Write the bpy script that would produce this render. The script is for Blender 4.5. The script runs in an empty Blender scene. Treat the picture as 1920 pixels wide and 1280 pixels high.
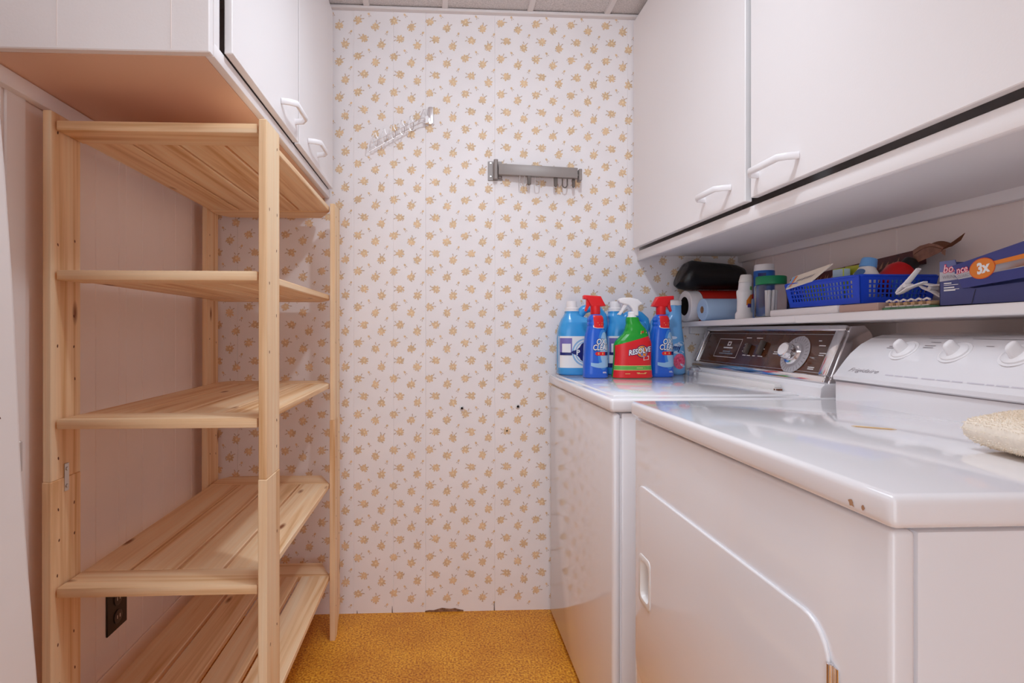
import bpy, bmesh, math, random
from mathutils import Vector, Matrix

random.seed(7)
SC = bpy.context.scene
COL = SC.collection
PI = math.pi

# ------------------------------------------------------------------ camera, world, lights
F = 1030.0
cd = bpy.data.cameras.new('camera')
cam = bpy.data.objects.new('camera', cd)
COL.objects.link(cam)
cam.location = (0, 0, 1.10)
cam.rotation_euler = (PI / 2, 0, -0.0427)
cd.sensor_width = 36.0
cd.lens = F / 1920 * 36.0
cd.shift_x = (960 - 865) / 1920
cd.shift_y = -(640 - 620) / 1920
cd.clip_start = 0.02
SC.camera = cam

w = bpy.data.worlds.new('world')
SC.world = w
w.use_nodes = True
bg = w.node_tree.nodes['Background']
bg.inputs[0].default_value = (0.89, 0.945, 1.02, 1)
bg.inputs[1].default_value = 2.05

ld = bpy.data.lights.new('ceiling_spot', 'SPOT')
ld.energy = 18
ld.color = (0.88, 0.985, 1.10)
ld.shadow_soft_size = 0.045
ld.spot_size = math.radians(168)
ld.spot_blend = 1.0
lo = bpy.data.objects.new('ceiling_spot', ld)
COL.objects.link(lo)
lo.location = (0.27, 0.93, 2.27)
lo.rotation_euler = (Vector((.12, 2.15, .75)) - Vector(lo.location)).to_track_quat('-Z', 'Y').to_euler()

# added overhead fill light without a fixture, softly brightens the room
pd = bpy.data.lights.new('overhead_fill', 'AREA')
pd.shape = 'RECTANGLE'; pd.size = 0.56; pd.size_y = 1.16
pd.energy = 4.2
pd.spread = math.radians(105)
pd.color = (0.88, 0.98, 1.09)
po = bpy.data.objects.new('overhead_fill', pd)
COL.objects.link(po)
po.location = (0.08, 1.12, 2.335)

SC.cycles.max_bounces = 20
SC.cycles.diffuse_bounces = 14
SC.view_settings.view_transform = 'Standard'
SC.view_settings.look = 'None'
SC.view_settings.gamma = 1
SC.view_settings.exposure = 0.22

# ------------------------------------------------------------------ helpers
def lin(r, g, b):
    f = lambda c: (c / 255 / 12.92) if c / 255 <= 0.04045 else ((c / 255 + 0.055) / 1.055) ** 2.4
    return (f(r), f(g), f(b), 1)


def FR(o, x, y):
    x = Vector(x).normalized(); y = Vector(y); z = x.cross(y).normalized(); y = z.cross(x)
    m = Matrix((x, y, z)).transposed().to_4x4()
    m.translation = Vector(o)
    return m


def fix(bm, faces):
    bmesh.ops.recalc_face_normals(bm, faces=faces)


def box(bm, a, b, bev=0.0, seg=2, mi=0, M=None):
    x0, y0, z0 = a; x1, y1, z1 = b
    if x1 < x0: x0, x1 = x1, x0
    if y1 < y0: y0, y1 = y1, y0
    if z1 < z0: z0, z1 = z1, z0
    P = [(x0, y0, z0), (x1, y0, z0), (x1, y1, z0), (x0, y1, z0), (x0, y0, z1), (x1, y0, z1), (x1, y1, z1), (x0, y1, z1)]
    if M: P = [M @ Vector(p) for p in P]
    v = [bm.verts.new(p) for p in P]
    fs = []
    for q in ((3, 2, 1, 0), (4, 5, 6, 7), (0, 1, 5, 4), (1, 2, 6, 5), (2, 3, 7, 6), (3, 0, 4, 7)):
        f = bm.faces.new([v[i] for i in q]); f.material_index = mi; fs.append(f)
    if bev > 0:
        es = list({e for f in fs for e in f.edges})
        bmesh.ops.bevel(bm, geom=es, offset=bev, segments=seg, profile=0.5, affect='EDGES')
    return fs


def prism(bm, poly, h0, h1, M=None, bev=0.0, seg=2, mi=0, capbev=True):
    """polygon in local xy, extruded along local z"""
    M = M or Matrix()
    a = [bm.verts.new(M @ Vector((p[0], p[1], h0))) for p in poly]
    b = [bm.verts.new(M @ Vector((p[0], p[1], h1))) for p in poly]
    n = len(poly); fs = []
    fs.append(bm.faces.new(a[::-1])); fs.append(bm.faces.new(b))
    for i in range(n):
        fs.append(bm.faces.new((a[i], a[(i + 1) % n], b[(i + 1) % n], b[i])))
    for f in fs: f.material_index = mi
    fix(bm, fs)
    if bev > 0:
        es = list({e for f in fs[:2] for e in f.edges})
        if not capbev: es = [e for e in {e for f in fs for e in f.edges} if e not in es]
        bmesh.ops.bevel(bm, geom=es, offset=bev, segments=seg, profile=0.5, affect='EDGES')
    return fs


def loft(bm, rings, mi=0, cap0=True, cap1=True, closed=True):
    vr = [[bm.verts.new(p) for p in r] for r in rings]
    n = len(rings[0]); fs = []
    for i in range(len(vr) - 1):
        for j in range(n if closed else n - 1):
            k = (j + 1) % n
            fs.append(bm.faces.new((vr[i][j], vr[i][k], vr[i + 1][k], vr[i + 1][j])))
    if cap0: fs.append(bm.faces.new(vr[0][::-1]))
    if cap1: fs.append(bm.faces.new(vr[-1]))
    for f in fs: f.material_index = mi
    if closed and (cap0 or cap1): fix(bm, fs)
    return fs


def lathe(bm, prof, M=None, n=28, mi=0, cap0=True, cap1=True):
    M = M or Matrix()
    rings = [[M @ Vector((max(r, 1e-5) * math.cos(2 * PI * j / n), max(r, 1e-5) * math.sin(2 * PI * j / n), h)) for j in range(n)] for r, h in prof]
    return loft(bm, rings, mi, cap0, cap1)


def cyl(bm, p, q, r, n=16, mi=0, bev=0.0):
    p = Vector(p); q = Vector(q); d = q - p; L = d.length
    x = Vector((0, 0, 1)) if abs(d.normalized().z) < 0.9 else Vector((1, 0, 0))
    y = d.cross(x).normalized(); x = y.cross(d).normalized()
    M = Matrix((x, y, d.normalized())).transposed().to_4x4(); M.translation = p
    prof = [(r, 0), (r, L)] if not bev else [(r - bev, 0), (r, bev), (r, L - bev), (r - bev, L)]
    return lathe(bm, prof, M, n, mi)


def tube(bm, pts, r, n=8, mi=0, closed=False):
    pts = [Vector(p) for p in pts]
    rings = []; N = len(pts); prev = None
    for i, p in enumerate(pts):
        if closed: d = pts[(i + 1) % N] - pts[i - 1]
        else: d = pts[min(i + 1, N - 1)] - pts[max(i - 1, 0)]
        d.normalize()
        if prev is None:
            a = Vector((0, 0, 1)) if abs(d.z) < 0.9 else Vector((1, 0, 0))
            x = d.cross(a).normalized()
        else:
            x = (prev - d * prev.dot(d)).normalized()
        prev = x; y = d.cross(x)
        rr = r[i] if isinstance(r, (list, tuple)) else r
        rings.append([p + x * rr * math.cos(2 * PI * j / n) + y * rr * math.sin(2 * PI * j / n) for j in range(n)])
    if closed: rings.append(rings[0])
    return loft(bm, rings, mi, not closed, not closed)


def rrect(w, h, r, n=5):
    out = []
    for cx, cy, a0 in ((w / 2 - r, h / 2 - r, 0), (-w / 2 + r, h / 2 - r, 90), (-w / 2 + r, -h / 2 + r, 180), (w / 2 - r, -h / 2 + r, 270)):
        for i in range(n + 1):
            a = math.radians(a0 + 90 * i / n)
            out.append((cx + r * math.cos(a), cy + r * math.sin(a)))
    return out


def ell(bm, c, ax, ay, ra, rb, ang, n=9, mi=0, wob=0.0):
    ca, sa = math.cos(ang), math.sin(ang)
    ax = Vector(ax); ay = Vector(ay); c = Vector(c) + ax.cross(ay) * random.uniform(.00001, .00022); vs = []
    for j in range(n):
        t = 2 * PI * j / n; k = 1 + random.uniform(-wob, wob)
        px = ra * k * math.cos(t); py = rb * k * math.sin(t)
        vs.append(bm.verts.new(c + ax * (px * ca - py * sa) + ay * (px * sa + py * ca)))
    f = bm.faces.new(vs); f.material_index = mi
    return f


def text2d(s, size=1.0, shear=0.0, align='CENTER', bold=0.0):
    cu = bpy.data.curves.new('lettering_curve', 'FONT')
    cu.body = s; cu.size = size; cu.shear = shear; cu.align_x = align; cu.align_y = 'CENTER'
    cu.resolution_u = 2; cu.offset = bold
    o = bpy.data.objects.new('lettering_curve', cu); COL.objects.link(o)
    dg = bpy.context.evaluated_depsgraph_get()
    me = bpy.data.meshes.new_from_object(o.evaluated_get(dg))
    V = [(v.co.x, v.co.y) for v in me.vertices]; P = [list(p.vertices) for p in me.polygons]
    bpy.data.objects.remove(o); bpy.data.curves.remove(cu); bpy.data.meshes.remove(me)
    return V, P


def text(bm, s, fn, size, mi=0, shear=0.0, rot=0.0, at=(0, 0), bold=0.0, align='CENTER', sx=1.0):
    V, Pl = text2d(s, size, shear, align, bold)
    c, sn = math.cos(rot), math.sin(rot)
    vs = [bm.verts.new(fn(at[0] + x * sx * c - y * sn, at[1] + x * sx * sn + y * c)) for x, y in V]
    for p in Pl:
        try: bm.faces.new([vs[i] for i in p]).material_index = mi
        except ValueError: pass


def patch(bm, poly, fn, mi=0):
    f = bm.faces.new([bm.verts.new(fn(*p)) for p in poly]); f.material_index = mi
    return f


def grid(bm, u0, u1, v0, v1, nu, nv, fn, mi=0, inside=None):
    """grid patch on a surface fn(u,v); inside(u,v) keeps cells"""
    vs = {}
    def g(i, j):
        if (i, j) not in vs: vs[(i, j)] = bm.verts.new(fn(u0 + (u1 - u0) * i / nu, v0 + (v1 - v0) * j / nv))
        return vs[(i, j)]
    for i in range(nu):
        for j in range(nv):
            if inside and not inside(u0 + (u1 - u0) * (i + .5) / nu, v0 + (v1 - v0) * (j + .5) / nv): continue
            f = bm.faces.new((g(i, j), g(i + 1, j), g(i + 1, j + 1), g(i, j + 1))); f.material_index = mi


def pdisc(bm, fn, c, ra, rb, mi=0, n=36, nr=6, rot=0.0):
    ca, sa = math.cos(rot), math.sin(rot); prev = None
    for i in range(1, nr + 1):
        k = i / nr
        cur = [bm.verts.new(fn(c[0] + k * (ra * math.cos(t) * ca - rb * math.sin(t) * sa), c[1] + k * (ra * math.cos(t) * sa + rb * math.sin(t) * ca))) for t in [2 * PI * j / n for j in range(n)]]
        if prev is None: bm.faces.new(cur).material_index = mi
        else:
            for j in range(n): bm.faces.new((prev[j], prev[(j + 1) % n], cur[(j + 1) % n], cur[j])).material_index = mi
        prev = cur


def strip(bm, fn, x0, x1, lo, hi, mi=0, nx=40, ny=10):
    grid(bm, 0, 1, 0, 1, nx, ny, lambda u, t: fn(x0 + (x1 - x0) * u, lo(x0 + (x1 - x0) * u) + (hi(x0 + (x1 - x0) * u) - lo(x0 + (x1 - x0) * u)) * t), mi)


def disc(bm, fn, c, ra, rb, mi=0, n=20, rot=0.0):
    ca, sa = math.cos(rot), math.sin(rot)
    patch(bm, [(c[0] + ra * math.cos(t) * ca - rb * math.sin(t) * sa, c[1] + ra * math.cos(t) * sa + rb * math.sin(t) * ca) for t in [2 * PI * i / n for i in range(n)]], fn, mi)


def obj(name, bm, mats, parent=None, local=False, smooth=35):
    me = bpy.data.meshes.new(name)
    if parent is not None and not local:
        p = parent
        while p.parent: p = p.parent
        off = Vector(p.location)
        for v in bm.verts: v.co -= off
    bm.to_mesh(me); bm.free()
    for m in (mats if isinstance(mats, (list, tuple)) else [mats]): me.materials.append(m)
    if smooth:
        me.polygons.foreach_set('use_smooth', [True] * len(me.polygons))
        me.set_sharp_from_angle(angle=math.radians(smooth))
    o = bpy.data.objects.new(name, me); COL.objects.link(o)
    if parent is not None: o.parent = parent
    return o


def tag(o, label, cat, group=None):
    o['label'] = label; o['category'] = cat
    if group: o['group'] = group
    return o


def thing(name, label, cat, loc=(0, 0, 0), rz=0.0, group=None):
    o = bpy.data.objects.new(name, None); COL.objects.link(o)
    o.empty_display_size = 0.05
    o.location = loc; o.rotation_euler = (0, 0, rz)
    return tag(o, label, cat, group)


def struct(name, bm, mats, smooth=35):
    o = obj(name, bm, mats, None, smooth=smooth); o['kind'] = 'structure'
    return o


def B(): return bmesh.new()


# ------------------------------------------------------------------ materials
def mat(name, col, rough=0.5, metal=0.0, spec=0.5, coat=0.0, bump=None, vary=None, trans=0.0, alpha=1.0, ior=1.45, sheen=0.0):
    m = bpy.data.materials.new(name); m.use_nodes = True
    nt = m.node_tree; b = nt.nodes['Principled BSDF']
    b.inputs['Base Color'].default_value = col
    b.inputs['Roughness'].default_value = rough
    b.inputs['Metallic'].default_value = metal
    b.inputs['Specular IOR Level'].default_value = spec
    b.inputs['Coat Weight'].default_value = coat
    b.inputs['Coat Roughness'].default_value = 0.06
    b.inputs['Transmission Weight'].default_value = trans
    b.inputs['IOR'].default_value = ior
    b.inputs['Alpha'].default_value = alpha
    b.inputs['Sheen Weight'].default_value = sheen
    tc = nt.nodes.new('ShaderNodeTexCoord')
    if vary:
        sc, amt = vary
        n = nt.nodes.new('ShaderNodeTexNoise'); n.inputs['Scale'].default_value = sc; n.inputs['Detail'].default_value = 4
        r = nt.nodes.new('ShaderNodeValToRGB')
        r.color_ramp.elements[0].position = .3; r.color_ramp.elements[1].position = .7
        r.color_ramp.elements[0].color = tuple(c * (1 - amt) for c in col[:3]) + (1,)
        r.color_ramp.elements[1].color = tuple(min(1, c * (1 + amt * .5)) for c in col[:3]) + (1,)
        nt.links.new(tc.outputs['Object'], n.inputs['Vector']); nt.links.new(n.outputs['Fac'], r.inputs['Fac'])
        nt.links.new(r.outputs['Color'], b.inputs['Base Color'])
    if bump:
        sc, st, ds = bump
        n = nt.nodes.new('ShaderNodeTexNoise'); n.inputs['Scale'].default_value = sc; n.inputs['Detail'].default_value = 3
        bp = nt.nodes.new('ShaderNodeBump'); bp.inputs['Strength'].default_value = st; bp.inputs['Distance'].default_value = ds
        nt.links.new(tc.outputs['Object'], n.inputs['Vector']); nt.links.new(n.outputs['Fac'], bp.inputs['Height'])
        nt.links.new(bp.outputs['Normal'], b.inputs['Normal'])
    return m


def pine(name, axis, tint=1.0):
    m = bpy.data.materials.new(name); m.use_nodes = True
    nt = m.node_tree; N = nt.nodes; L = nt.links; b = N['Principled BSDF']
    b.inputs['Roughness'].default_value = 0.5; b.inputs['Specular IOR Level'].default_value = 0.35
    tc = N.new('ShaderNodeTexCoord'); oi = N.new('ShaderNodeObjectInfo')
    add = N.new('ShaderNodeVectorMath'); add.operation = 'MULTIPLY_ADD'
    cmb = N.new('ShaderNodeCombineXYZ')
    for i in range(3): L.new(oi.outputs['Random'], cmb.inputs[i])
    add.inputs[1].default_value = (7.3, 13.1, 9.7)
    L.new(cmb.outputs[0], add.inputs[0]); L.new(tc.outputs['Object'], add.inputs[2])
    def mapped(al, ac):
        mp = N.new('ShaderNodeMapping'); s = [ac] * 3; s[axis] = al
        mp.inputs['Scale'].default_value = s; L.new(add.outputs[0], mp.inputs['Vector']); return mp
    n1 = N.new('ShaderNodeTexNoise'); n1.inputs['Scale'].default_value = 1; n1.inputs['Detail'].default_value = 5; n1.inputs['Distortion'].default_value = .6
    L.new(mapped(1.2, 34).outputs[0], n1.inputs['Vector'])
    n2 = N.new('ShaderNodeTexNoise'); n2.inputs['Scale'].default_value = 1; n2.inputs['Detail'].default_value = 2
    L.new(mapped(4, 260).outputs[0], n2.inputs['Vector'])
    r = N.new('ShaderNodeValToRGB'); e = r.color_ramp.elements
    e[0].position = .28; e[0].color = (.68 * tint, .36 * tint, .14 * tint, 1)
    e[1].position = .72; e[1].color = (.96 * tint, .77 * tint, .53 * tint, 1)
    x = e.new(.48); x.color = (.93 * tint, .65 * tint, .385 * tint, 1)
    L.new(n1.outputs['Fac'], r.inputs['Fac'])
    mx = N.new('ShaderNodeMix'); mx.data_type = 'RGBA'; mx.blend_type = 'MULTIPLY'; mx.inputs[0].default_value = .22
    L.new(r.outputs[0], mx.inputs[6]); L.new(n2.outputs['Color'], mx.inputs[7])
    bw = N.new('ShaderNodeRGBToBW'); L.new(n2.outputs['Color'], bw.inputs[0]); L.new(bw.outputs[0], mx.inputs[7])
    vo = N.new('ShaderNodeTexVoronoi'); vo.inputs['Scale'].default_value = 1
    L.new(mapped(5.0, 15).outputs[0], vo.inputs['Vector'])
    kr = N.new('ShaderNodeValToRGB'); k = kr.color_ramp.elements
    k[0].position = .06; k[0].color = (1, 1, 1, 1); k[1].position = .16; k[1].color = (0, 0, 0, 1)
    L.new(vo.outputs['Distance'], kr.inputs['Fac'])
    # only some cells carry a knot
    gt = N.new('ShaderNodeMath'); gt.operation = 'GREATER_THAN'; gt.inputs[1].default_value = .45
    sp = N.new('ShaderNodeSeparateColor'); L.new(vo.outputs['Color'], sp.inputs[0]); L.new(sp.outputs[0], gt.inputs[0])
    mm = N.new('ShaderNodeMath'); mm.operation = 'MULTIPLY'; L.new(kr.outputs[0], mm.inputs[0]); L.new(gt.outputs[0], mm.inputs[1])
    m2 = N.new('ShaderNodeMix'); m2.data_type = 'RGBA'
    L.new(mm.outputs[0], m2.inputs[0]); L.new(mx.outputs[2], m2.inputs[6]); m2.inputs[7].default_value = (.25, .085, .03, 1)
    L.new(m2.outputs[2], b.inputs['Base Color'])
    bp = N.new('ShaderNodeBump'); bp.inputs['Strength'].default_value = .15; bp.inputs['Distance'].default_value = .002
    L.new(n2.outputs['Fac'], bp.inputs['Height']); L.new(bp.outputs[0], b.inputs['Normal'])
    return m


PX, PY, PZ = pine('pine_across', 0), pine('pine_lengthwise', 1), pine('pine_upright', 2)
M_cab = mat('cabinet_paint', (.86, .83, .83, 1), .42, bump=(260, .12, .001))
M_wall = mat('wall_paint', (.86, .77, .73, 1), .5, vary=(3, .04), bump=(120, .08, .001))
M_paper = mat('wallpaper_ground', (.87, .835, .84, 1), .5, vary=(9, .03), bump=(400, .12, .0006))
M_petal = mat('wallpaper_petal', lin(228, 198, 160), .55, vary=(34, .16))
M_pcore = mat('wallpaper_flower_centre', lin(238, 216, 182), .55, vary=(40, .10))
M_leaf = mat('wallpaper_leaf', lin(206, 186, 170), .55, vary=(40, .15))
M_tear = mat('torn_wallpaper', lin(150, 110, 84), .9, vary=(120, .5))
M_grey = mat('dark_seam', lin(96, 74, 66), .9)
M_ceil = mat('ceiling_tile', (.70, .66, .65, 1), .9, bump=(300, .6, .004), vary=(220, .25))
M_grid = mat('ceiling_grid', (.74, .70, .69, 1), .6)
M_enam = mat('white_enamel', (.83, .815, .835, 1), .10, coat=.5, spec=.5)
M_enamw = mat('warm_white_plastic', (.82, .80, .78, 1), .3)
M_fridge = mat('aged_white_enamel', (.76, .71, .69, 1), .38, vary=(2.5, .04))
M_rust = mat('rust_chip', lin(120, 78, 60), .9, vary=(300, .5))
M_chrome = mat('chrome', (.82, .80, .81, 1), .12, 1.0)
M_steel = mat('brushed_steel', (.62, .59, .58, 1), .35, 1.0)
M_gun = mat('grey_metal', lin(148, 140, 136), .45, .25)
M_gund = mat('dark_grey_metal', lin(104, 94, 88), .5, .3)
M_blk = mat('black_plastic', (.012, .01, .01, 1), .35)
M_bag = mat('black_bag_plastic', (.006, .004, .004, 1), .32, bump=(40, .35, .006))
M_brown = mat('brown_control_glass', lin(88, 48, 26), .12, vary=(14, .25), coat=.3)
M_wht = mat('white_plastic', (.84, .82, .83, 1), .35)
M_wht2 = mat('white_print', (.86, .86, .86, 1), .5)
M_hole = mat('dark_interior', (.012, .006, .005, 1), .9)
M_red = mat('red_plastic', lin(226, 34, 40), .32)
M_redl = mat('red_label', lin(222, 40, 46), .3)
M_blue = mat('blue_bottle_plastic', lin(28, 96, 208), .2, coat=.3)
M_blue2 = mat('bright_blue_label', lin(58, 132, 214), .28)
M_pale = mat('pale_blue_label', lin(150, 190, 226), .3)
M_navy = mat('navy_print', lin(26, 36, 110), .4)
M_jug = mat('translucent_blue_jug', lin(62, 160, 226), .22, coat=.2)
M_jugp = mat('pale_purple_print', lin(120, 110, 180), .4)
M_dow = mat('sky_blue_bottle', lin(112, 172, 224), .25, coat=.2)
M_cloud = mat('cloud_print', lin(206, 220, 238), .4)
M_pink = mat('pink_rose_print', lin(238, 100, 134), .4, vary=(140, .3))
M_pinkd = mat('deep_pink_print', lin(222, 52, 92), .4)
M_green = mat('green_bottle_plastic', lin(34, 158, 50), .2, coat=.3)
M_stripe = mat('green_stripe', lin(100, 178, 82), .35)
M_yel = mat('yellow_print', lin(232, 214, 130), .4)
M_dgreen = mat('green_lid', lin(12, 126, 78), .4)
M_clear = mat('clear_plastic', (.95, .95, .96, 1), .10, trans=1.0, ior=1.32)
M_wire = mat('bright_wire', (.86, .84, .85, 1), .25, 1.0)
M_sky = mat('light_blue_paper', lin(176, 206, 238), .7, bump=(200, .2, .001))
M_cardb = mat('cardboard_core', lin(176, 136, 104), .9)
M_paperw = mat('white_paper', (.80, .77, .77, 1), .65)
M_giftred = mat('red_gift_paper', lin(200, 40, 28), .35)
M_purple = mat('purple_print', lin(86, 58, 130), .4)
M_orange = mat('orange_print', lin(228, 130, 40), .4)
M_basket = mat('blue_basket_plastic', lin(20, 70, 206), .35)
M_bottlec = mat('cream_bottle', lin(226, 222, 218), .35)
M_capb = mat('light_blue_cap', lin(106, 164, 222), .35)
M_lime = mat('lime_packet', lin(190, 204, 60), .45)
M_packb = mat('pale_packet', lin(190, 214, 236), .45)
M_maroon = mat('maroon_carton', lin(84, 24, 24), .45, vary=(60, .4))
M_kraft = mat('brown_carton_inside', lin(120, 74, 48), .8)
M_boxn = mat('slate_blue_carton', lin(70, 76, 128), .45)
M_boxs = mat('silver_carton_band', lin(186, 184, 190), .4)
M_pale2 = mat('clear_wrap', lin(222, 210, 204), .25)
M_card = mat('green_card', lin(96, 140, 104), .5, vary=(120, .5))
M_peg = mat('wooden_peg', lin(206, 168, 128), .6)
M_terry = mat('beige_terry', lin(246, 236, 220), .95, vary=(220, .06))
M_pick = mat('toothpick_wood', lin(222, 188, 140), .6)
M_ink = mat('grey_print', lin(150, 143, 147), .5)
M_inkp = mat('pale_grey_print', lin(206, 202, 210), .5)
M_off = mat('outlet_plate', (.02, .014, .012, 1), .3)

# floor: speckled orange sheet vinyl
M_floor = bpy.data.materials.new('orange_vinyl'); M_floor.use_nodes = True
nt = M_floor.node_tree; N = nt.nodes; L = nt.links; b = N['Principled BSDF']
b.inputs['Roughness'].default_value = .45
tc = N.new('ShaderNodeTexCoord')
n1 = N.new('ShaderNodeTexNoise'); n1.inputs['Scale'].default_value = 150; n1.inputs['Detail'].default_value = 3
n2 = N.new('ShaderNodeTexNoise'); n2.inputs['Scale'].default_value = 5; n2.inputs['Detail'].default_value = 3
for n in (n1, n2): L.new(tc.outputs['Object'], n.inputs['Vector'])
r = N.new('ShaderNodeValToRGB'); e = r.color_ramp.elements
e[0].position = .34; e[0].color = lin(168, 92, 26)
e[1].position = .66; e[1].color = lin(240, 186, 66)
x = e.new(.5); x.color = lin(220, 148, 36)
L.new(n1.outputs['Fac'], r.inputs['Fac'])
r2 = N.new('ShaderNodeValToRGB'); e = r2.color_ramp.elements
e[0].position = .35; e[0].color = (.82, .72, .62, 1); e[1].position = .65; e[1].color = (1, 1, 1, 1)
L.new(n2.outputs['Fac'], r2.inputs['Fac'])
mx = N.new('ShaderNodeMix'); mx.data_type = 'RGBA'; mx.blend_type = 'MULTIPLY'; mx.inputs[0].default_value = 1
L.new(r.outputs[0], mx.inputs[6]); L.new(r2.outputs[0], mx.inputs[7]); L.new(mx.outputs[2], b.inputs['Base Color'])

# ------------------------------------------------------------------ the room
D = 2.154; XL = -.86; XR = 1.22; H = 2.42
CEIL = lambda x: 2.357 - .0093 * x

bm = B(); box(bm, (-1.35, -.9, -.06), (XR + .1, D + .1, 0)); struct('floor', bm, M_floor)

# ceiling panels with grid bars
bm = B()
box(bm, (-1.35, -.9, 2.357), (XR + .1, D + .1, 2.42), mi=0)
for xx in (-1.18, -.875, -.575, -.275, .028, .36, .665, .97):
    box(bm, (xx - .012, -.9, 2.350), (xx + .012, D - .02, 2.36), .002, 1, 1)
for yy in (-.6, .0, .6, 1.2, 1.8):
    box(bm, (-1.35, yy - .012, 2.3505), (XR, yy + .012, 2.36), .002, 1, 1)
for v in bm.verts: v.co.z -= .0093 * v.co.x
struct('ceiling', bm, [M_ceil, M_grid])
bm = B(); box(bm, (XL, D - .022, 2.342), (XR, D, 2.353), .002, 1)
for v in bm.verts: v.co.z -= .0093 * v.co.x
struct('trim_1', bm, M_grid)


def groove_wall(name, u0, u1, grooves, face, thick, axis, sgn, mats, extra=None, w=.0022, d=.0025):
    """vertical board wall with v-grooves; face at coordinate `face`, front towards sgn on the other axis"""
    pts = [(u0, face)]
    for g in sorted(grooves):
        pts += [(g - w, face), (g, face - sgn * d), (g + w, face)]
    pts += [(u1, face), (u1, face - sgn * thick), (u0, face - sgn * thick)]
    bm = B()
    if axis == 'x': poly = pts
    else: poly = [(q, p) for p, q in pts]
    prism(bm, poly, 0, H)
    if extra: extra(bm)
    return struct(name, bm, mats, smooth=None)


def flowers(bm):
    P = .1395; y = D - .0005
    AX, AZ = (1, 0, 0), (0, 0, 1)
    x0 = (732 - 821) / 1030 * D + .0; z0 = 1.10 + (620 - 500) / 1030 * D
    items = [(.106, .134, 30, 1), (.59, .30, 62, 1), (.275, .63, 172, 1), (.76, .81, 78, 1), (.915, .45, 60, 0), (.408, .957, 120, 0)]
    for i in range(-6, 15):
        for j in range(-10, 10):
            for fx, fz, ang, big in items:
                cx = x0 + (i + fx) * P; cz = z0 - (j + fz) * P
                if not (XL + .01 < cx < XR - .01 and .012 < cz < 2.338): continue
                # nothing of the pattern shows behind the appliances and cabinets
                if cx > .47 and cz < .85: continue
                if cx > .83 and cz > 1.45: continue
                if cx < -.46 and cz > 1.67: continue
                a = math.radians(ang + random.uniform(-8, 8)); R = random.uniform
                if big:
                    for k in range(8):
                        t = a + .5 + k * 2 * PI / 8 + R(-.2, .2); d = R(.0095, .0135)
                        ell(bm, (cx + d * math.cos(t), y, cz + d * math.sin(t)), AX, AZ, R(.0042, .0056), R(.0030, .0042), t + R(-.4, .4), 8, 1, .15)
                    ell(bm, (cx, y - .0001, cz), AX, AZ, .0110, .0105, 0, 13, 1, .13)
                    ell(bm, (cx + .001, y - .0002, cz + .001), AX, AZ, .0040, .0036, R(0, 3), 8, 2, .2)
                    for s in (-.35, .35):
                        d = .0215
                        ell(bm, (cx + d * math.cos(a + s), y, cz + d * math.sin(a + s)), AX, AZ, .0048, .0021, a + s * 1.6, 8, 3, .15)
                        ell(bm, (cx + .016 * math.cos(a + s * .6), y, cz + .016 * math.sin(a + s * .6)), AX, AZ, .004, .0007, a + s, 6, 3, .1)
                    t = a + PI + .5
                    ell(bm, (cx + .016 * math.cos(t), y, cz + .016 * math.sin(t)), AX, AZ, .0035, .0022, t + 1, 8, 3, .2)
                    t = a + PI - .7
                    ell(bm, (cx + .0155 * math.cos(t), y, cz + .0155 * math.sin(t)), AX, AZ, .003, .0018, t + 1, 8, 3, .2)
                else:
                    ell(bm, (cx, y, cz), AX, AZ, .0055, .0040, a, 9, 1, .15)
                    for s in (-.3, .35):
                        t = a + PI + s
                        ell(bm, (cx + .0095 * math.cos(t), y, cz + .0095 * math.sin(t)), AX, AZ, .0035, .0014, t, 8, 3, .15)
    # torn strip and splits along the bottom edge
    xs = [(797 - 821 + k * 8) / 1030 * D for k in range(10)]
    top = [.004, .006, .009, .013, .017, .014, .012, .012, .007, .004]
    vs = [bm.verts.new((x, y - .0004, .0)) for x in xs] + [bm.verts.new((x, y - .0004, t + random.uniform(-.002, .003))) for x, t in reversed(list(zip(xs, top)))]
    f = bm.faces.new(vs); f.material_index = 4
    for u, h in ((736, .026), (927, .036), (671, .012)):
        xx = (u - 821) / 1030 * D
        vs = [bm.verts.new(p) for p in ((xx - .0018, y - .0004, 0), (xx + .0018, y - .0004, 0), (xx + .0006, y - .0004, h), (xx - .0006, y - .0004, h))]
        bm.faces.new(vs).material_index = 5


gx = lambda u: (u - 821) / 1030 * D
groove_wall('wall_back', XL - .1, XR + .1, [gx(u) for u in (452, 664, 738, 798, 928, 1181)], D, .1, 'x', -1, [M_paper, M_petal, M_pcore, M_leaf, M_tear, M_grey], flowers, .0014, .002)
groove_wall('wall_left', 1.12, D, [1.42, 1.52, 1.555, 1.64, 1.76, 1.84, 1.955, 2.05], XL, .1, 'y', 1, [M_wall])
groove_wall('wall_right', -.9, D, [-.3, .1, .45, .66, .88, 1.093, 1.41, 1.66, 1.78, 1.95, 2.06], XR, .1, 'y', -1, [M_wall])
# recess for the refrigerator at the near end of the left wall
bm = B(); box(bm, (-1.35, -.9, 0), (-1.25, 1.22, H)); box(bm, (-1.26, 1.12, 0), (XL - .1, 1.22, H)); box(bm, (XL - .1, 1.12, 0), (XL - .099, 1.22, H))
struct('wall_near', bm, M_wall)
bm = B(); box(bm, (XL, 1.125, 0), (XL + .006, 1.178, 1.60), .002, 1); struct('trim_2', bm, M_cab)
bm = B(); box(bm, (XL, 1.12, .0), (XL + .006, D, .215), .002, 1); struct('baseboard_left', bm, M_wall)
bm = B(); box(bm, (XL, 1.04, 1.578), (XL + .022, D, 1.614), .006, 2); struct('trim_3', bm, M_cab)
bm = B(); box(bm, (XR - .02, .2, 1.372), (XR, D, 1.402), .004, 2); struct('trim_4', bm, M_cab)


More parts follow.
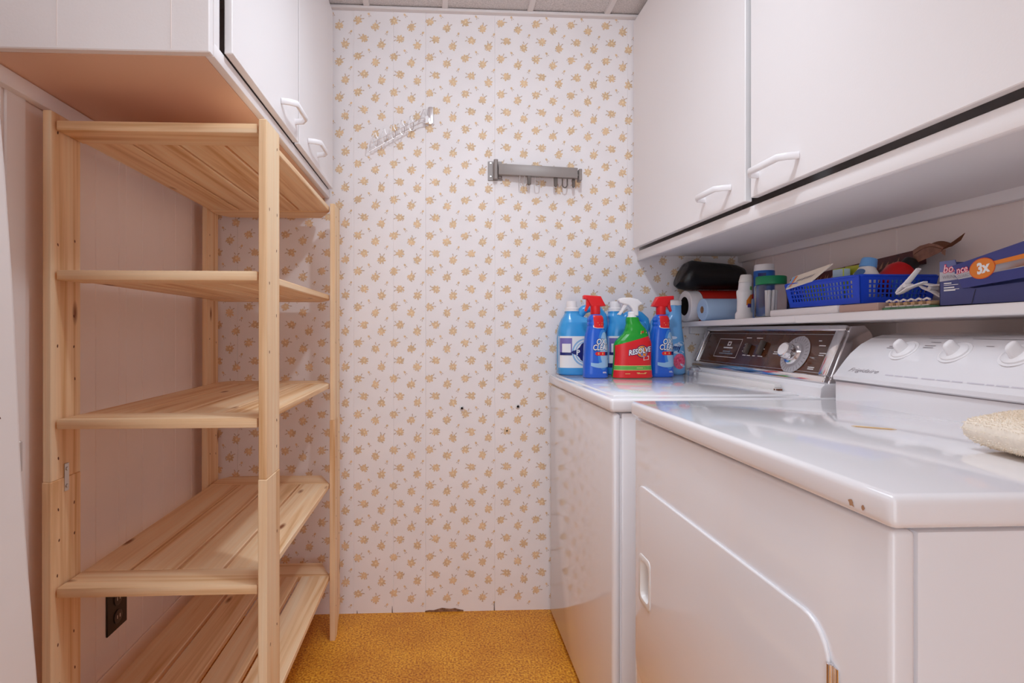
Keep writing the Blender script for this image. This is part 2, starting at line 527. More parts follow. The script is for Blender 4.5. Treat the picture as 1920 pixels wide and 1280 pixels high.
# unseen wall behind the viewpoint, added and opened to limit light on the dryer
bm = B(); box(bm, (.22, -.96, 0), (XR + .1, -.9, H)); box(bm, (-1.35, -.96, 0), (-.95, -.9, H)); box(bm, (-.95, -.96, 2.12), (.22, -.9, H))
struct('wall_light_block', bm, M_wall)

# ------------------------------------------------------------------ cabinets
def handle(parent, X, sgn, y0, y1, z):
    """white plastic D-pull on a door whose face is at X, sticking out along sgn"""
    bm = B(); L_ = y1 - y0; o = .036
    pts = [(y0 + .004, 0), (y0 + .010, o * .55), (y0 + .022, o), (y1 - .030, o), (y1 - .008, o * .62), (y1 - .004, 0)]
    rings = []
    for k, (yy, oo) in enumerate(pts):
        a = pts[max(k - 1, 0)]; c = pts[min(k + 1, len(pts) - 1)]
        d = Vector((sgn * (c[1] - a[1]), c[0] - a[0], 0)).normalized(); n = Vector((d.y, -d.x, 0))
        hw, ht = .0075, .0048
        p = Vector((X + sgn * oo, yy, z))
        rings.append([p + n * ht * sx + Vector((0, 0, hw * sz)) for sx, sz in ((1, .6), (.6, 1), (-.6, 1), (-1, .6), (-1, -.6), (-.6, -1), (.6, -1), (1, -.6))])
    loft(bm, rings)
    return obj('handle', bm, M_wht, parent, smooth=50)


def door(parent, X, sgn, y0, y1, z0, z1, hy0, hy1, hz, t=.018):
    bm = B(); box(bm, (X, y0, z0), (X - sgn * t, y1, z1), .0015, 1)
    d = obj('door', bm, M_cab, parent)
    handle(d, X, sgn, hy0, hy1, hz)
    return d


c = thing('wall_cabinet', 'white painted two-door wall cabinet over the washer and dryer', 'cabinet', (XR, .45, 1.377))
zt = 2.335
bm = B()
box(bm, (XR - .012, .45, 1.40), (XR - .001, D - .002, zt)); box(bm, (.81, .45, zt - .02), (XR - .012, D - .002, zt))
box(bm, (.81, .45, 1.398), (XR - .012, D - .002, 1.414)); box(bm, (.81, .45, 1.377), (XR - .012, .468, zt)); box(bm, (.81, D - .02, 1.414), (XR - .012, D - .002, zt))
obj('carcass', bm, M_cab, c)
bm = B()
box(bm, (.790, .45, 1.377), (.81, D - .002, 1.4155), .004, 2)
box(bm, (.793, .45, zt - .04), (.81, D - .002, zt)); box(bm, (.793, .45, 1.4155), (.81, .49, zt - .04)); box(bm, (.793, D - .02, 1.4155), (.81, D - .002, zt - .04))
obj('face_frame', bm, M_cab, c)
door(c, .773, -1, 1.351, 2.142, 1.4255, 2.32, 1.415, 1.565, 1.478)
door(c, .773, -1, .50, 1.327, 1.4285, 2.32, 1.142, 1.300, 1.476)

c = thing('wall_cabinet', 'white painted two-door wall cabinet hanging above the pine shelf unit', 'cabinet', (XL, 1.03, 1.614))
bm = B()
box(bm, (XL + .001, 1.032, 1.614), (-.421, 1.05, 2.345), .002, 1)
for v in bm.verts:
    pass
box(bm, (XL + .001, 1.05, 2.33), (-.437, D - .002, 2.345))
box(bm, (XL + .001, D - .02, 1.63), (-.437, D - .002, 2.33)); box(bm, (XL + .001, 1.05, 1.63), (XL + .012, D - .02, 2.33))
obj('carcass', bm, M_cab, c)
bm = B(); box(bm, (XL + .001, 1.05, 1.614), (-.437, D - .002, 1.63)); obj('bottom_panel', bm, mat('underside_bounce_tint', lin(232, 194, 168), .5), c)  # tan puts the warm bounced shade under the cabinet into its colour
bm = B()
box(bm, (-.437, 1.05, 1.614), (-.419, D - .002, 1.6415), .003, 2); box(bm, (-.437, 1.05, 2.31), (-.42, D - .002, 2.345))
box(bm, (-.437, 1.05, 1.6375), (-.42, 1.076, 2.31)); box(bm, (-.437, D - .02, 1.6375), (-.42, D - .002, 2.31))
obj('face_frame', bm, M_cab, c)
door(c, -.402, 1, 1.094, 1.603, 1.6425, 2.32, 1.425, 1.575, 1.690, .016)
door(c, -.402, 1, 1.617, 2.125, 1.6425, 2.32, 1.715, 1.86, 1.688, .016)
# groove lines of the boards on the end of the cabinet
bm = B()
for xx in (-.694, -.49):
    box(bm, (xx - .0007, 1.0312, 1.62), (xx + .0007, 1.0322, 2.34))
obj('board_seam', bm, M_wall, c)

# ------------------------------------------------------------------ pine shelf unit
S = thing('shelf_unit', 'bare pine five-tier shelf unit standing on the orange floor under a wall cabinet', 'shelf', (-.59, 1.62, 0))
JZ = .782
def post(x0, x1, y0, y1, top, chamfer=False):
    bm = B()
    if chamfer:
        yy = y1
        poly = [(y0, 0), (y0 + .035, 0), (y1, .075), (y1, JZ), (y0, JZ)]
        prism(bm, poly, x0, x1, FR((0, 0, 0), (0, 1, 0), (0, 0, 1)), .0012, 1)
    else:
        box(bm, (x0, y0, 0), (x1, y1, JZ), .0015, 1)
    marks(bm, [.12 + .076 * k for k in range(9)], x1, y0, y1)
    lo_ = obj('lower_post', bm, [PZ, M_rust], S)
    bm = B(); box(bm, (x0 + .0008, y0 + .0015, JZ), (x1 - .0008, y1, top), .0015, 1)
    marks(bm, [JZ + .05 + .076 * k for k in range(10)], x1 - .0008, y0, y1)
    up = obj('upper_post', bm, [PZ, M_rust], S)
def marks(bm, zs, x1, y0, y1):
    # dowel and nail marks on the face that looks into the room
    for z in zs:
        for yy in (y0 + .022, y1 - .022):
            if random.random() < .55:
                ell(bm, (x1 + .0003, yy + random.uniform(-.003, .003), z + random.uniform(-.012, .012)), (0, 1, 0), (0, 0, 1), .0022, .0038, random.uniform(-.4, .4), 8, 1, .1)
post(-.384, -.365, 1.190, 1.287, 1.553)
post(-.828, -.809, 1.185, 1.282, 1.563)
post(-.384, -.365, 1.968, 2.066, 1.552, True)
post(-.828, -.809, 1.965, 2.063, 1.552, True)

TIERS = [1.545, 1.2285, .9125, .5555, .226]
for k, z in enumerate(TIERS):
    t = .021
    xa, xb = -.806, -.387
    ya, yb = 1.196, 2.092
    bm = B()
    box(bm, (xa, ya, z - t), (xb, ya + .088, z), .003, 2)
    obj('cross_board', bm, PX, S)
    bm = B()
    # far cross board with cut corner
    poly = [(xa, yb - .11), (xb, yb - .11), (xb - .012, yb - .085), (xb - .05, yb), (xa + .03, yb), (xa, yb - .05)]
    prism(bm, poly, z - t, z, None, .002, 1)
    obj('cross_board', bm, PX, S)
    n = 4; w_ = (xb - xa) / n
    for i in range(n):
        g = .0035 if k != 4 else .006
        bm = B()
        box(bm, (xa + i * w_ + (g if i else 0), ya + .0885, z - .018), (xa + (i + 1) * w_ - (g if i < n - 1 else 0), yb - .1105, z - .0005 + random.uniform(-.0006, .0)), .0022, 1)
        obj('slat', bm, PY, S)
# mending plate on the near left post
bm = B(); box(bm, (-.809, 1.226, .752), (-.8075, 1.240, .812), .0005, 1)
mp = obj('mending_plate', bm, M_steel, S)
for zz in (.763, .800):
    bm = B(); cyl(bm, (-.8078, 1.233, zz), (-.8055, 1.233, zz), .0042, 12, bev=.0006)
    obj('screw', bm, M_steel, mp)

# ------------------------------------------------------------------ refrigerator at the left edge
Rf = thing('refrigerator', 'old off-white refrigerator with rounded top and rust chips beside the pine shelf', 'refrigerator', (-.9, .42, 0))
prof = [(.10, -.585), (.20, -.565), (.35, -.557), (.587, -.5575), (.758, -.571), (.914, -.5815), (1.1155, -.590), (1.17, -.593), (1.2476, -.598), (1.325, -.603), (1.395, -.609), (1.44, -.617), (1.475, -.629), (1.502, -.646), (1.525, -.672), (1.54, -.71)]
bm = B()
front = [(z, x) for z, x in prof]
poly = front + [(1.535, -.735)] + [(z, x - .055) for z, x in reversed(prof[:-3])]
prism(bm, poly, .05, .80, FR((0, 0, 0), (0, 0, 1), (1, 0, 0)), .012, 3)
fix(bm, bm.faces[:])
def fx(z):
    for (z0, x0), (z1, x1) in zip(prof, prof[1:]):
        if z0 <= z <= z1: return x0 + (x1 - x0) * (z - z0) / (z1 - z0)
    return -.6
for (yy, zz, a, b_) in ((.712, 1.003, .004, .0025), (.722, 1.004, .006, .003), (.735, 1.008, .003, .002), (.745, 1.012, .0035, .0025), (.752, 1.02, .002, .002), (.70, .962, .004, .002), (.757, .985, .0015, .003), (.742, .93, .0015, .0015), (.735, .86, .0015, .0015), (.72, .80, .002, .002)):
    ell(bm, (fx(zz) + .0006, yy, zz), (0, 1, 0), (-.07, 0, 1), a, b_, random.uniform(0, 3), 9, 1, .35)
dr = obj('door', bm, [M_fridge, M_rust], Rf)
bm = B(); prism(bm, [(.06, -1.22), (1.54, -1.22), (1.548, -.80), (1.536, -.735), (1.48, -.70), (1.30, -.665), (.10, -.645), (.06, -.66)], .055, .792, FR((0, 0, 0), (0, 0, 1), (1, 0, 0)), .015, 3)
for yy in (.09, .75):
    for xx in (-1.17, -.70): cyl(bm, (xx, yy, 0), (xx, yy, .07), .02)
obj('cabinet_body', bm, M_fridge, Rf)
bm = B(); box(bm, (-.6, .7985, .90), (-.588, .806, .945), .002, 1); obj('hinge', bm, M_steel, Rf)

# ------------------------------------------------------------------ washer
TOP = .934
W = thing('washing_machine', 'white top-loading washing machine with brown control panel in far corner', 'washing machine', (.80, 1.74, 0))
y0, y1 = 1.352, 2.118
bm = B(); box(bm, (.436, y0 + .004, .012), (.458, y1 - .002, .893), .009, 3)
obj('front_panel', bm, M_enam, W)
bm = B(); box(bm, (.4605, y0 + .006, .012), (1.17, y1 - .004, .893), .004, 2); box(bm, (.452, y0 + .012, .02), (.47, y1 - .01, .88))
for xx in (.50, 1.12):
    for yy in (y0 + .05, y1 - .05): cyl(bm, (xx, yy, 0), (xx, yy, .02), .018)
obj('cabinet_body', bm, M_enam, W)
bm = B(); box(bm, (.430, y0, .896), (1.17, y1, TOP - .004), .009, 4)
tp = obj('top', bm, M_enam, W)
bm = B(); box(bm, (.452, y0 + .045, TOP - .012), (.945, y1 - .03, TOP), .004, 3)
obj('lid', bm, M_enam, W)
bm = B(); box(bm, (.948, y0 + .16, TOP - .006), (.970, y1 - .02, TOP + .016), .004, 2)
box(bm, (.9483, y0 + .153, TOP - .004), (.9690, y0 + .163, TOP + .004), .001, 1, 1)
obj('hinge_cover', bm, [M_enamw, M_rust], W)
bm = B(); prism(bm, [(.972, TOP - .006), (1.17, TOP - .006), (1.17, TOP + .03), (.985, TOP + .03), (.975, TOP + .02)], y0 + .006, y1 - .006, FR((0, 0, 0), (1, 0, 0), (0, 0, 1)) @ Matrix.Scale(-1, 4, (0, 0, 1)), .003, 2)
obj('console_base', bm, M_enam, W)
# chrome framed leaning control panel
A0 = Vector((.998, 0, .962)); A1 = Vector((1.062, 0, 1.112)); up = (A1 - A0).normalized(); nrm = Vector((-up.z, 0, up.x))
ca, cb = y0 + .02, y1 - .012
PC = FR(A0, up, (0, 1, 0))     # local x = up the slope, y = along the wall, z = up x y
LEN = (A1 - A0).length
sg = 1 if (PC.to_3x3() @ Vector((0, 0, 1))).dot(nrm) > 0 else -1
def cpt(s, yy, o=0.0): return A0 + up * s + Vector((0, yy, 0)) + nrm * o
bm = B()
for s0, s1, q0, q1 in ((0, .020, ca, cb), (LEN - .016, LEN, ca, cb), (.020, LEN - .016, ca, ca + .032), (.020, LEN - .016, cb - .022, cb)):
    vs = []
    P = [cpt(s0, q0, -.012), cpt(s1, q0, -.012), cpt(s1, q1, -.012), cpt(s0, q1, -.012), cpt(s0, q0, .010), cpt(s1, q0, .010), cpt(s1, q1, .010), cpt(s0, q1, .010)]
    v = [bm.verts.new(p) for p in P]; fs = []
    for q in ((3, 2, 1, 0), (4, 5, 6, 7), (0, 1, 5, 4), (1, 2, 6, 5), (2, 3, 7, 6), (3, 0, 4, 7)): fs.append(bm.faces.new([v[i] for i in q]))
    fix(bm, fs)
    bmesh.ops.bevel(bm, geom=list({e for f in fs for e in f.edges}), offset=.0035, segments=3, profile=.5, affect='EDGES')
poly = [(A0.x - .002, .960), (A1.x - .004, A1.z), (A1.x + .03, A1.z + .002), (A1.x + .05, A1.z - .02), (1.13, .97)]
prism(bm, [(p[0] + .006, p[1]) for p in poly], ca - .004, ca + .004, FR((0, 0, 0), (1, 0, 0), (0, 0, 1)) @ Matrix.Scale(-1, 4, (0, 0, 1)), .0015, 2)
obj('chrome_frame', bm, M_chrome, W)
bm = B(); prism(bm, [(A0.x + .012, .962), (A1.x + .010, A1.z - .006), (A1.x + .045, A1.z - .018), (1.165, 1.03), (1.165, .962)], ca + .005, cb - .003, FR((0, 0, 0), (1, 0, 0), (0, 0, 1)) @ Matrix.Scale(-1, 4, (0, 0, 1)), .004, 2)
obj('console_body', bm, M_enamw, W)
bm = B()
fnp = lambda yy, s: cpt(s, yy, .0022)
def panelquad(q0, q1, s0, s1, o, mi):
    f = bm.faces.new([bm.verts.new(cpt(s, q, o)) for q, s in ((q0, s0), (q1, s0), (q1, s1), (q0, s1))]); f.material_index = mi
panelquad(ca + .032, cb - .022, .020, LEN - .016, .0015, 0)
# thin inner frame line, badge outline and the printed marks
T = .0016
a_, b_, s_, e_ = ca + .040, cb - .03, .027, LEN - .024
for q in ((a_, b_, s_, s_ + T), (a_, b_, e_ - T, e_), (a_, a_ + T, s_, e_), (b_ - T, b_, s_, e_)): panelquad(*q, .0022, 2)
Yf = lambda u: cb - .022 - (u - 1308) / (1582 - 1308) * 0  # placeholder to keep names local
def yat(u, s):
    p = cpt(s, 0); return p.x * 1030 / (u - 821)
q0, q1 = 1.835, 1.985
for q in ((q0, q1, .048, .048 + T), (q0, q1, .118 - T, .118), (q0, q0 + T, .048, .118), (q1 - T, q1, .048, .118)): panelquad(*q, .0022, 1)
panelquad(1.897, 1.919, .092, .108, .0022, 1); panelquad(1.902, 1.914, .096, .104, .0024, 0)
for (q, s, l) in ((1.908, .082, .060), (1.908, .068, .05), (1.908, .060, .09)): panelquad(q - l / 2, q + l / 2, s, s + .0045, .0022, 1 if l == .06 else 2)
for (q, s, l) in ((1.80, .122, .03), (1.74, .122, .034), (1.80, .098, .022), (1.80, .086, .02), (1.80, .074, .024), (1.79, .060, .02), (1.765, .060, .02), (1.70, .060, .026), (1.705, .085, .03), (1.715, .105, .02), (1.735, .060, .016),
                  (1.628, .078, .020), (1.628, .072, .022), (1.455, .118, .012), (1.44, .104, .026), (1.425, .082, .03), (1.43, .076, .02), (1.45, .040, .026), (1.45, .035, .024), (1.53, .130, .01)):
    panelquad(q - l / 2, q + l / 2, s, s + .0026, .0022, 1)
obj('control_panel', bm, [M_brown, M_wht2, M_steel], W, smooth=None)
# dial
cdl = (.075, 1.535)
def ring(bm, r0, r1, o, mi, n=36):
    for i in range(n):
        a, b2 = 2 * PI * i / n, 2 * PI * (i + 1) / n
        f = bm.faces.new([bm.verts.new(cpt(cdl[0] + r * math.cos(t), cdl[1] + r * math.sin(t), o)) for r, t in ((r0, a), (r1, a), (r1, b2), (r0, b2))]); f.material_index = mi
AX = FR(cpt(*cdl, .002), up, (0, 1, 0))
if (AX.to_3x3() @ Vector((0, 0, 1))).dot(nrm) < 0: AX = FR(cpt(*cdl, .002), up, (0, -1, 0))
bm = B(); lathe(bm, [(.040, .0), (.056, .0), (.057, .0012), (.0555, .003), (.041, .003), (.040, .002)], AX, 40, 0)
for k in range(28):
    a = 2 * PI * k / 28
    f = bm.faces.new([bm.verts.new(AX @ Vector((r * math.cos(t), r * math.sin(t), .0033))) for r, t in ((.042, a), (.054, a), (.054, a + .02), (.042, a + .02))]); f.material_index = 1
dl = obj('dial_ring', bm, [M_boxs, M_blk], W)
bm = B(); lathe(bm, [(.034, .0), (.034, .010), (.030, .014), (.024, .015), (.023, .036), (.0215, .040), (.019, .041)], AX, 32, 0)
lathe(bm, [(.0185, .0408), (.018, .0425), (.002, .0428)], AX, 28, 1)
obj('dial_knob', bm, [M_chrome, M_wht], W)
# two selector levers
for q, s, h in ((1.775, .082, .018), (1.70, .088, .024)):
    bm = B()
    Mx = FR(cpt(s, q, .002), up, (0, 1, 0))
    if (Mx.to_3x3() @ Vector((0, 0, 1))).dot(nrm) < 0: Mx = FR(cpt(s, q, .002), up, (0, -1, 0))
    box(bm, (-h, -.006, 0), (h, .006, .016), .003, 2, 0, Mx)
    obj('selector_knob', bm, M_gund, W)

# ------------------------------------------------------------------ dryer
Dy = thing('clothes_dryer', 'white clothes dryer with curved white control console and round-cornered front door', 'dryer', (.80, .88, 0))
y0, y1 = .520, 1.238; DT = .940
bm = B(); box(bm, (.448, y0 + .004, .0), (.474, y1 - .004, .902), .006, 3)
# door groove panel recess is carried by a slightly raised door
fpan = obj('front_panel', bm, M_enam, Dy)
bm = B(); box(bm, (.4775, y0 + .007, .0), (1.165, y1 - .006, .900), .004, 2); box(bm, (.4735, y0 + .016, .01), (.49, y1 - .015, .89))
obj('cabinet_body', bm, M_enam, Dy)
bm = B(); box(bm, (.440, y0 - .006, .906), (1.165, y1 + .002, DT), .009, 4)
for (x, y, a, b2) in ((.4396, .566, .004, .003), (.4396, .55, .002, .003)):
    ell(bm, (x - .0004, y, .917), (0, 1, 0), (0, 0, 1), a, b2, .4, 9, 1, .4)
obj('top', bm, [M_enam, M_cardb], Dy)
# door: outline with rounded corners, thin raised sheet with pocket handle
bm = B()
dyc, dzc, dw, dh = (.606 + 1.216) / 2, (.335 + .763) / 2, 1.216 - .606, .763 - .335
out = rrect(dw, dh, .045, 6)
prism(bm, out, 0, .006, FR((.4485, dyc, dzc), (0, -1, 0), (0, 0, 1)), .003, 3)
fix(bm, bm.faces[:])
dd = obj('door', bm, M_enam, Dy)
hy, hz = 1.158, .563; hw, hh = .062, .106
Fh = FR((.4424, hy, hz), (0, -1, 0), (0, 0, 1))
s_ = 1 if (Fh.to_3x3() @ Vector((0, 0, 1))).x < 0 else -1
o1 = rrect(hw, hh, .012, 4); o2 = rrect(hw - .016, hh - .024, .012, 4); o3 = rrect(hw - .022, hh - .030, .010, 4)
hole = rrect(hw - .008, hh - .008, .010, 4)
# cut the pocket through the door sheet and the front panel
cut = B(); prism(cut, hole, -.06, .03, Fh)
co = obj('pocket_cutter', cut, M_enam)
for tgt in (fpan, dd):
    md = tgt.modifiers.new('pocket', 'BOOLEAN'); md.object = co; md.operation = 'DIFFERENCE'; md.solver = 'EXACT'
co.location = -Vector((0, 0, 0))
bpy.context.view_layer.update()
dg = bpy.context.evaluated_depsgraph_get()
for tgt in (fpan, dd):
    me2 = bpy.data.meshes.new_from_object(tgt.evaluated_get(dg)); tgt.modifiers.clear(); tgt.data = me2
    me2.polygons.foreach_set('use_smooth', [True] * len(me2.polygons)); me2.set_sharp_from_angle(angle=math.radians(35))
bpy.data.objects.remove(co)
bm = B()
rings = [[Fh @ Vector((x, y, s_ * d)) for x, y in o] for o, d in ((o1, -.0005), (o1, .0012), ([(x * .94, y * .965) for x, y in o1], .0022), (o2, .0012), (o3, -.006), ([(x * .96, y * .98) for x, y in o3], -.027))]
loft(bm, rings, 0, False, False)
f = bm.faces.new([bm.verts.new(p + Vector((0, 0, 0))) for p in rings[-1]]); f.material_index = 1
obj('handle', bm, [M_enamw, mat('tan_pocket', lin(196, 178, 160), .5, vary=(60, .3))], dd)  # pocket floor in a darker, mottled tan
for zz in (.692, .40):
    bm = B(); cyl(bm, (.4435, .6035, zz - .032), (.4435, .6035, zz + .032), .0034, 12, bev=.0008)
    box(bm, (.4455, .594, zz - .03), (.4475, .603, zz + .03), .0006, 1)
    obj('hinge', bm, M_chrome, Dy)
# console
cprof = [(.912, DT - .006), (.912, .986), (.906, .9895), (.905, .998), (.911, 1.0035), (.923, 1.0197), (.935, 1.035), (.947, 1.049), (.971, 1.0695), (.9957, 1.083), (1.020, 1.0902), (1.049, 1.094), (1.079, 1.096), (1.165, 1.097), (1.165, DT - .006)]
FZ = FR((0, 0, 0), (1, 0, 0), (0, 0, 1)) @ Matrix.Scale(-1, 4, (0, 0, 1))
bm = B(); prism(bm, cprof, y0 + .004, y1 - .012, FZ, .005, 2)
# crease under the lip
for yy in (0,):
    box(bm, (.9112, y0 + .006, .9845), (.9125, y1 - .014, .9862), 0, 1, 1)
def csurf(t):
    """point and normal on the console face at arc parameter t (m from the lip)"""
    pts = cprof[4:13]; d = 0
    for a, b2 in zip(pts, pts[1:]):
        l = math.dist(a, b2)
        if d + l >= t:
            k = (t - d) / l; p = (a[0] + (b2[0] - a[0]) * k, a[1] + (b2[1] - a[1]) * k)
            return Vector((p[0], 0, p[1])), Vector((-(b2[1] - a[1]) / l, 0, (b2[0] - a[0]) / l)), Vector(((b2[0] - a[0]) / l, 0, (b2[1] - a[1]) / l))
        d += l
    return Vector((pts[-1][0], 0, pts[-1][1])), Vector((0, 0, 1)), Vector((1, 0, 0))
def fcon(x, t):
    p, n, u_ = csurf(max(t, 0)); return p + n * .0006 + Vector((0, x, 0))
fc = lambda x, t: fcon(-x, t)
text(bm, 'Frigidaire', fc, .0135, 2, shear=.5, at=(-1.150, .0125), sx=1.6)
x = -1.087
for l in (.020, .018, .030, 0, .028, .026, .02, 0, .03, .012, .02, .02, 0, .026):
    if l:
        patch(bm, [(x, .0065), (x + l, .0065), (x + l, .0092), (x, .0092)], fc, 3)
    x += l + .004
for (xx, t, l) in ((-1.05, .121, .055), (-.94, .121, .09), (-1.045, .104, .022), (-1.045, .090, .024), (-1.045, .084, .022), (-1.13, .084, .016), (-1.13, .079, .02), (-.93, .094, .014)):
    patch(bm, [(xx - l / 2, t), (xx + l / 2, t), (xx + l / 2, t + .0022), (xx - l / 2, t + .0022)], fc, 2)
obj('console', bm, [M_enam, M_ink, M_ink, M_inkp], Dy)
for yy, t in ((1.092, .0740), (.980, .0740), (.868, .0740)):
    p, n, u_ = csurf(t); p = p + Vector((0, yy, 0)) + n * .0004
    Mk = FR(p, (0, 1, 0), u_)
    if (Mk.to_3x3() @ Vector((0, 0, 1))).dot(n) < 0: Mk = FR(p, (0, -1, 0), u_)
    Mk = Mk @ Matrix.Scale(.70, 4)
    bm = B(); lathe(bm, [(.040, -.002), (.040, .0008), (.033, .0010), (.033, .004), (.0315, .0055), (.004, .0075)], Mk, 32)
    rings = []
    for z, a, b2 in ((.005, .021, .0125), (.012, .0195, .0095), (.022, .0185, .0080), (.030, .0165, .0072), (.0345, .012, .0050), (.0355, .006, .0025)):
        rings.append([Mk @ Vector((b2 * math.cos(2 * PI * j / 20), a * math.sin(2 * PI * j / 20), z)) for j in range(20)])
    loft(bm, rings)
    obj('knob', bm, M_wht, Dy, smooth=50)

# toothpick and towel on the dryer
bm = B()
p, q = Vector((.690, .890, DT + .0012)), Vector((.738, .853, DT + .0012))
tube(bm, [p + (q - p) * k for k in (0, .12, .5, .88, 1)], [.0002, .0011, .0012, .0011, .0002], 8)
tag(obj('toothpick', bm, M_pick), 'single wooden toothpick lying on the white dryer top', 'toothpick')

bm = B()
nx, ny = 90, 90
def tow(i, j, top):
    u, v = i / nx * 2 - 1, j / ny * 2 - 1
    # squircle footprint, fat folded rim
    k = max(abs(u), abs(v)); l = math.hypot(u, v) or 1
    s = k / l * .45 + .55
    x, y = u * s, v * s
    r_ = k
    h = .027 * max(0, 1 - r_ ** 5) ** .5
    X = .788 + x * .092 + y * .004; Y = .605 + y * .130
    hh = h * (1 + .05 * math.sin(6 * x + 3 * y) + .10 * x) + random.uniform(-.0006, .0006)
    X += random.uniform(-.0006, .0006); Y += random.uniform(-.0006, .0006)
    return (X, Y, DT + .0285 + (hh if top else -h * .98))
top = {}
for lay in (1, 0):
    vs = {}
    for i in range(nx + 1):
        for j in range(ny + 1):
            edge = i in (0, nx) or j in (0, ny)
            if edge and lay == 0: vs[(i, j)] = top[(i, j)]
            else: vs[(i, j)] = bm.verts.new(tow(i, j, lay))
    if lay: top = vs
    for i in range(nx):
        for j in range(ny):
            q4 = (vs[(i, j)], vs[(i + 1, j)], vs[(i + 1, j + 1)], vs[(i, j + 1)])
            bm.faces.new(q4 if lay else q4[::-1])
bm.normal_update()
for v_ in list(bm.verts):
    n_ = v_.normal; p = v_.co
    if p.z < DT + .006: continue
    if p.z < DT + .03 and random.random() < .3: continue
    for q in range(3):
        p = v_.co + Vector((random.gauss(0, .0008), random.gauss(0, .0008), 0))
        a_ = Vector((random.gauss(0, 1), random.gauss(0, 1), random.gauss(0, 1))).cross(n_).normalized() * .00055
        t_ = p + n_ * random.uniform(.0006, .0016) + Vector((random.gauss(0, .0008), random.gauss(0, .0008), random.gauss(0, .0004)))
        bm.faces.new([bm.verts.new(x_) for x_ in (p - a_, p + a_, t_ + a_ * .6, t_ - a_ * .6)])
tag(obj('towel', bm, M_terry, smooth=180), 'folded beige terry towel lying on the dryer against its console', 'towel')

# ------------------------------------------------------------------ wall shelf
SZ = lambda y: 1.1345 + (2.154 - y) * .0105
bm = B()
box(bm, (.968, 1.449, -.019), (XR - .001, D - .001, 0), .002, 1); WS1 = bm
for v in bm.verts: v.co.z += SZ(v.co.y)
ws = thing('wall_shelf', 'long white wooden shelf on the wall above the appliance controls', 'shelf', (XR, 1.4, 1.12))
obj('board', bm, M_cab, ws)
bm = B(); box(bm, (.966, -.2, -.0205), (XR - .001, 1.4475, 0), .002, 1)
for v in bm.verts: v.co.z += SZ(v.co.y)
obj('board', bm, M_cab, ws)
bm = B(); box(bm, (1.0, D - .02, 1.088), (XR - .001, D - .001, 1.115), .002, 1); obj('cleat', bm, M_cab, ws)

# ------------------------------------------------------------------ bottles on the washer
def sring(rx, ry, cx, z, e=2.0, n=40, cy=0.0):
    out = []
    for j in range(n):
        t = 2 * PI * j / n; c_, s_ = math.sin(t), -math.cos(t)
        out.append(Vector((cx + rx * math.copysign(abs(c_) ** (2 / e), c_), cy + ry * math.copysign(abs(s_) ** (2 / e), s_), z)))
    return out


class Body:
    """bottle body: profile rows (z, rx, ry, cx); front looks along -y"""
    def __init__(s, rows, e=2.4): s.r = rows; s.e = e
    def mesh(s, bm, mi=0, sub=4):
        rs = []
        for (a, b2) in zip(s.r, s.r[1:]):
            for k in range(sub):
                t = k / sub
                rs.append(tuple(a[i] + (b2[i] - a[i]) * t for i in range(4)))
        rs.append(s.r[-1])
        loft(bm, [sring(r[1], r[2], r[3], r[0], s.e) for r in rs], mi)
    def at(s, z):
        z = min(max(z, s.r[0][0]), s.r[-1][0])
        for a, b2 in zip(s.r, s.r[1:]):
            if a[0] <= z <= b2[0]:
                t = (z - a[0]) / ((b2[0] - a[0]) or 1); return [a[i] + (b2[i] - a[i]) * t for i in range(4)]
    def surf(s, off=.0006):
        def fn(x, z):
            r_ = s.at(z); k = min(max(x / r_[1], -.990), .990); x = k * r_[1]
            y = -r_[2] * (1 - abs(k) ** s.e) ** (1 / s.e)
            return Vector((x + r_[3], y - off, z))
        return fn


def spray(name, label, loc, body, e, c_body, decorate, head, trig, c_head, collar, group):
    t = thing(name, label, 'spray bottle', loc, 0, group)
    bd = Body(body, e)
    bm = B(); bd.mesh(bm); bo = obj('bottle', bm, c_body, t, True, 60)
    decorate(bo, bd)
    M = FR((0, 0, 0), (1, 0, 0), (0, 0, 1))
    bm = B(); prism(bm, head, -.013, .013, M, .0045, 3)
    hd = obj('spray_head', bm, c_head, t, True, 50)
    bm = B(); prism(bm, trig, -.0065, .0065, M, .002, 2); obj('trigger', bm, c_head, hd, True, 50)
    bm = B(); lathe(bm, collar, None, 28); obj('collar', bm, c_head, t, True)
    return t


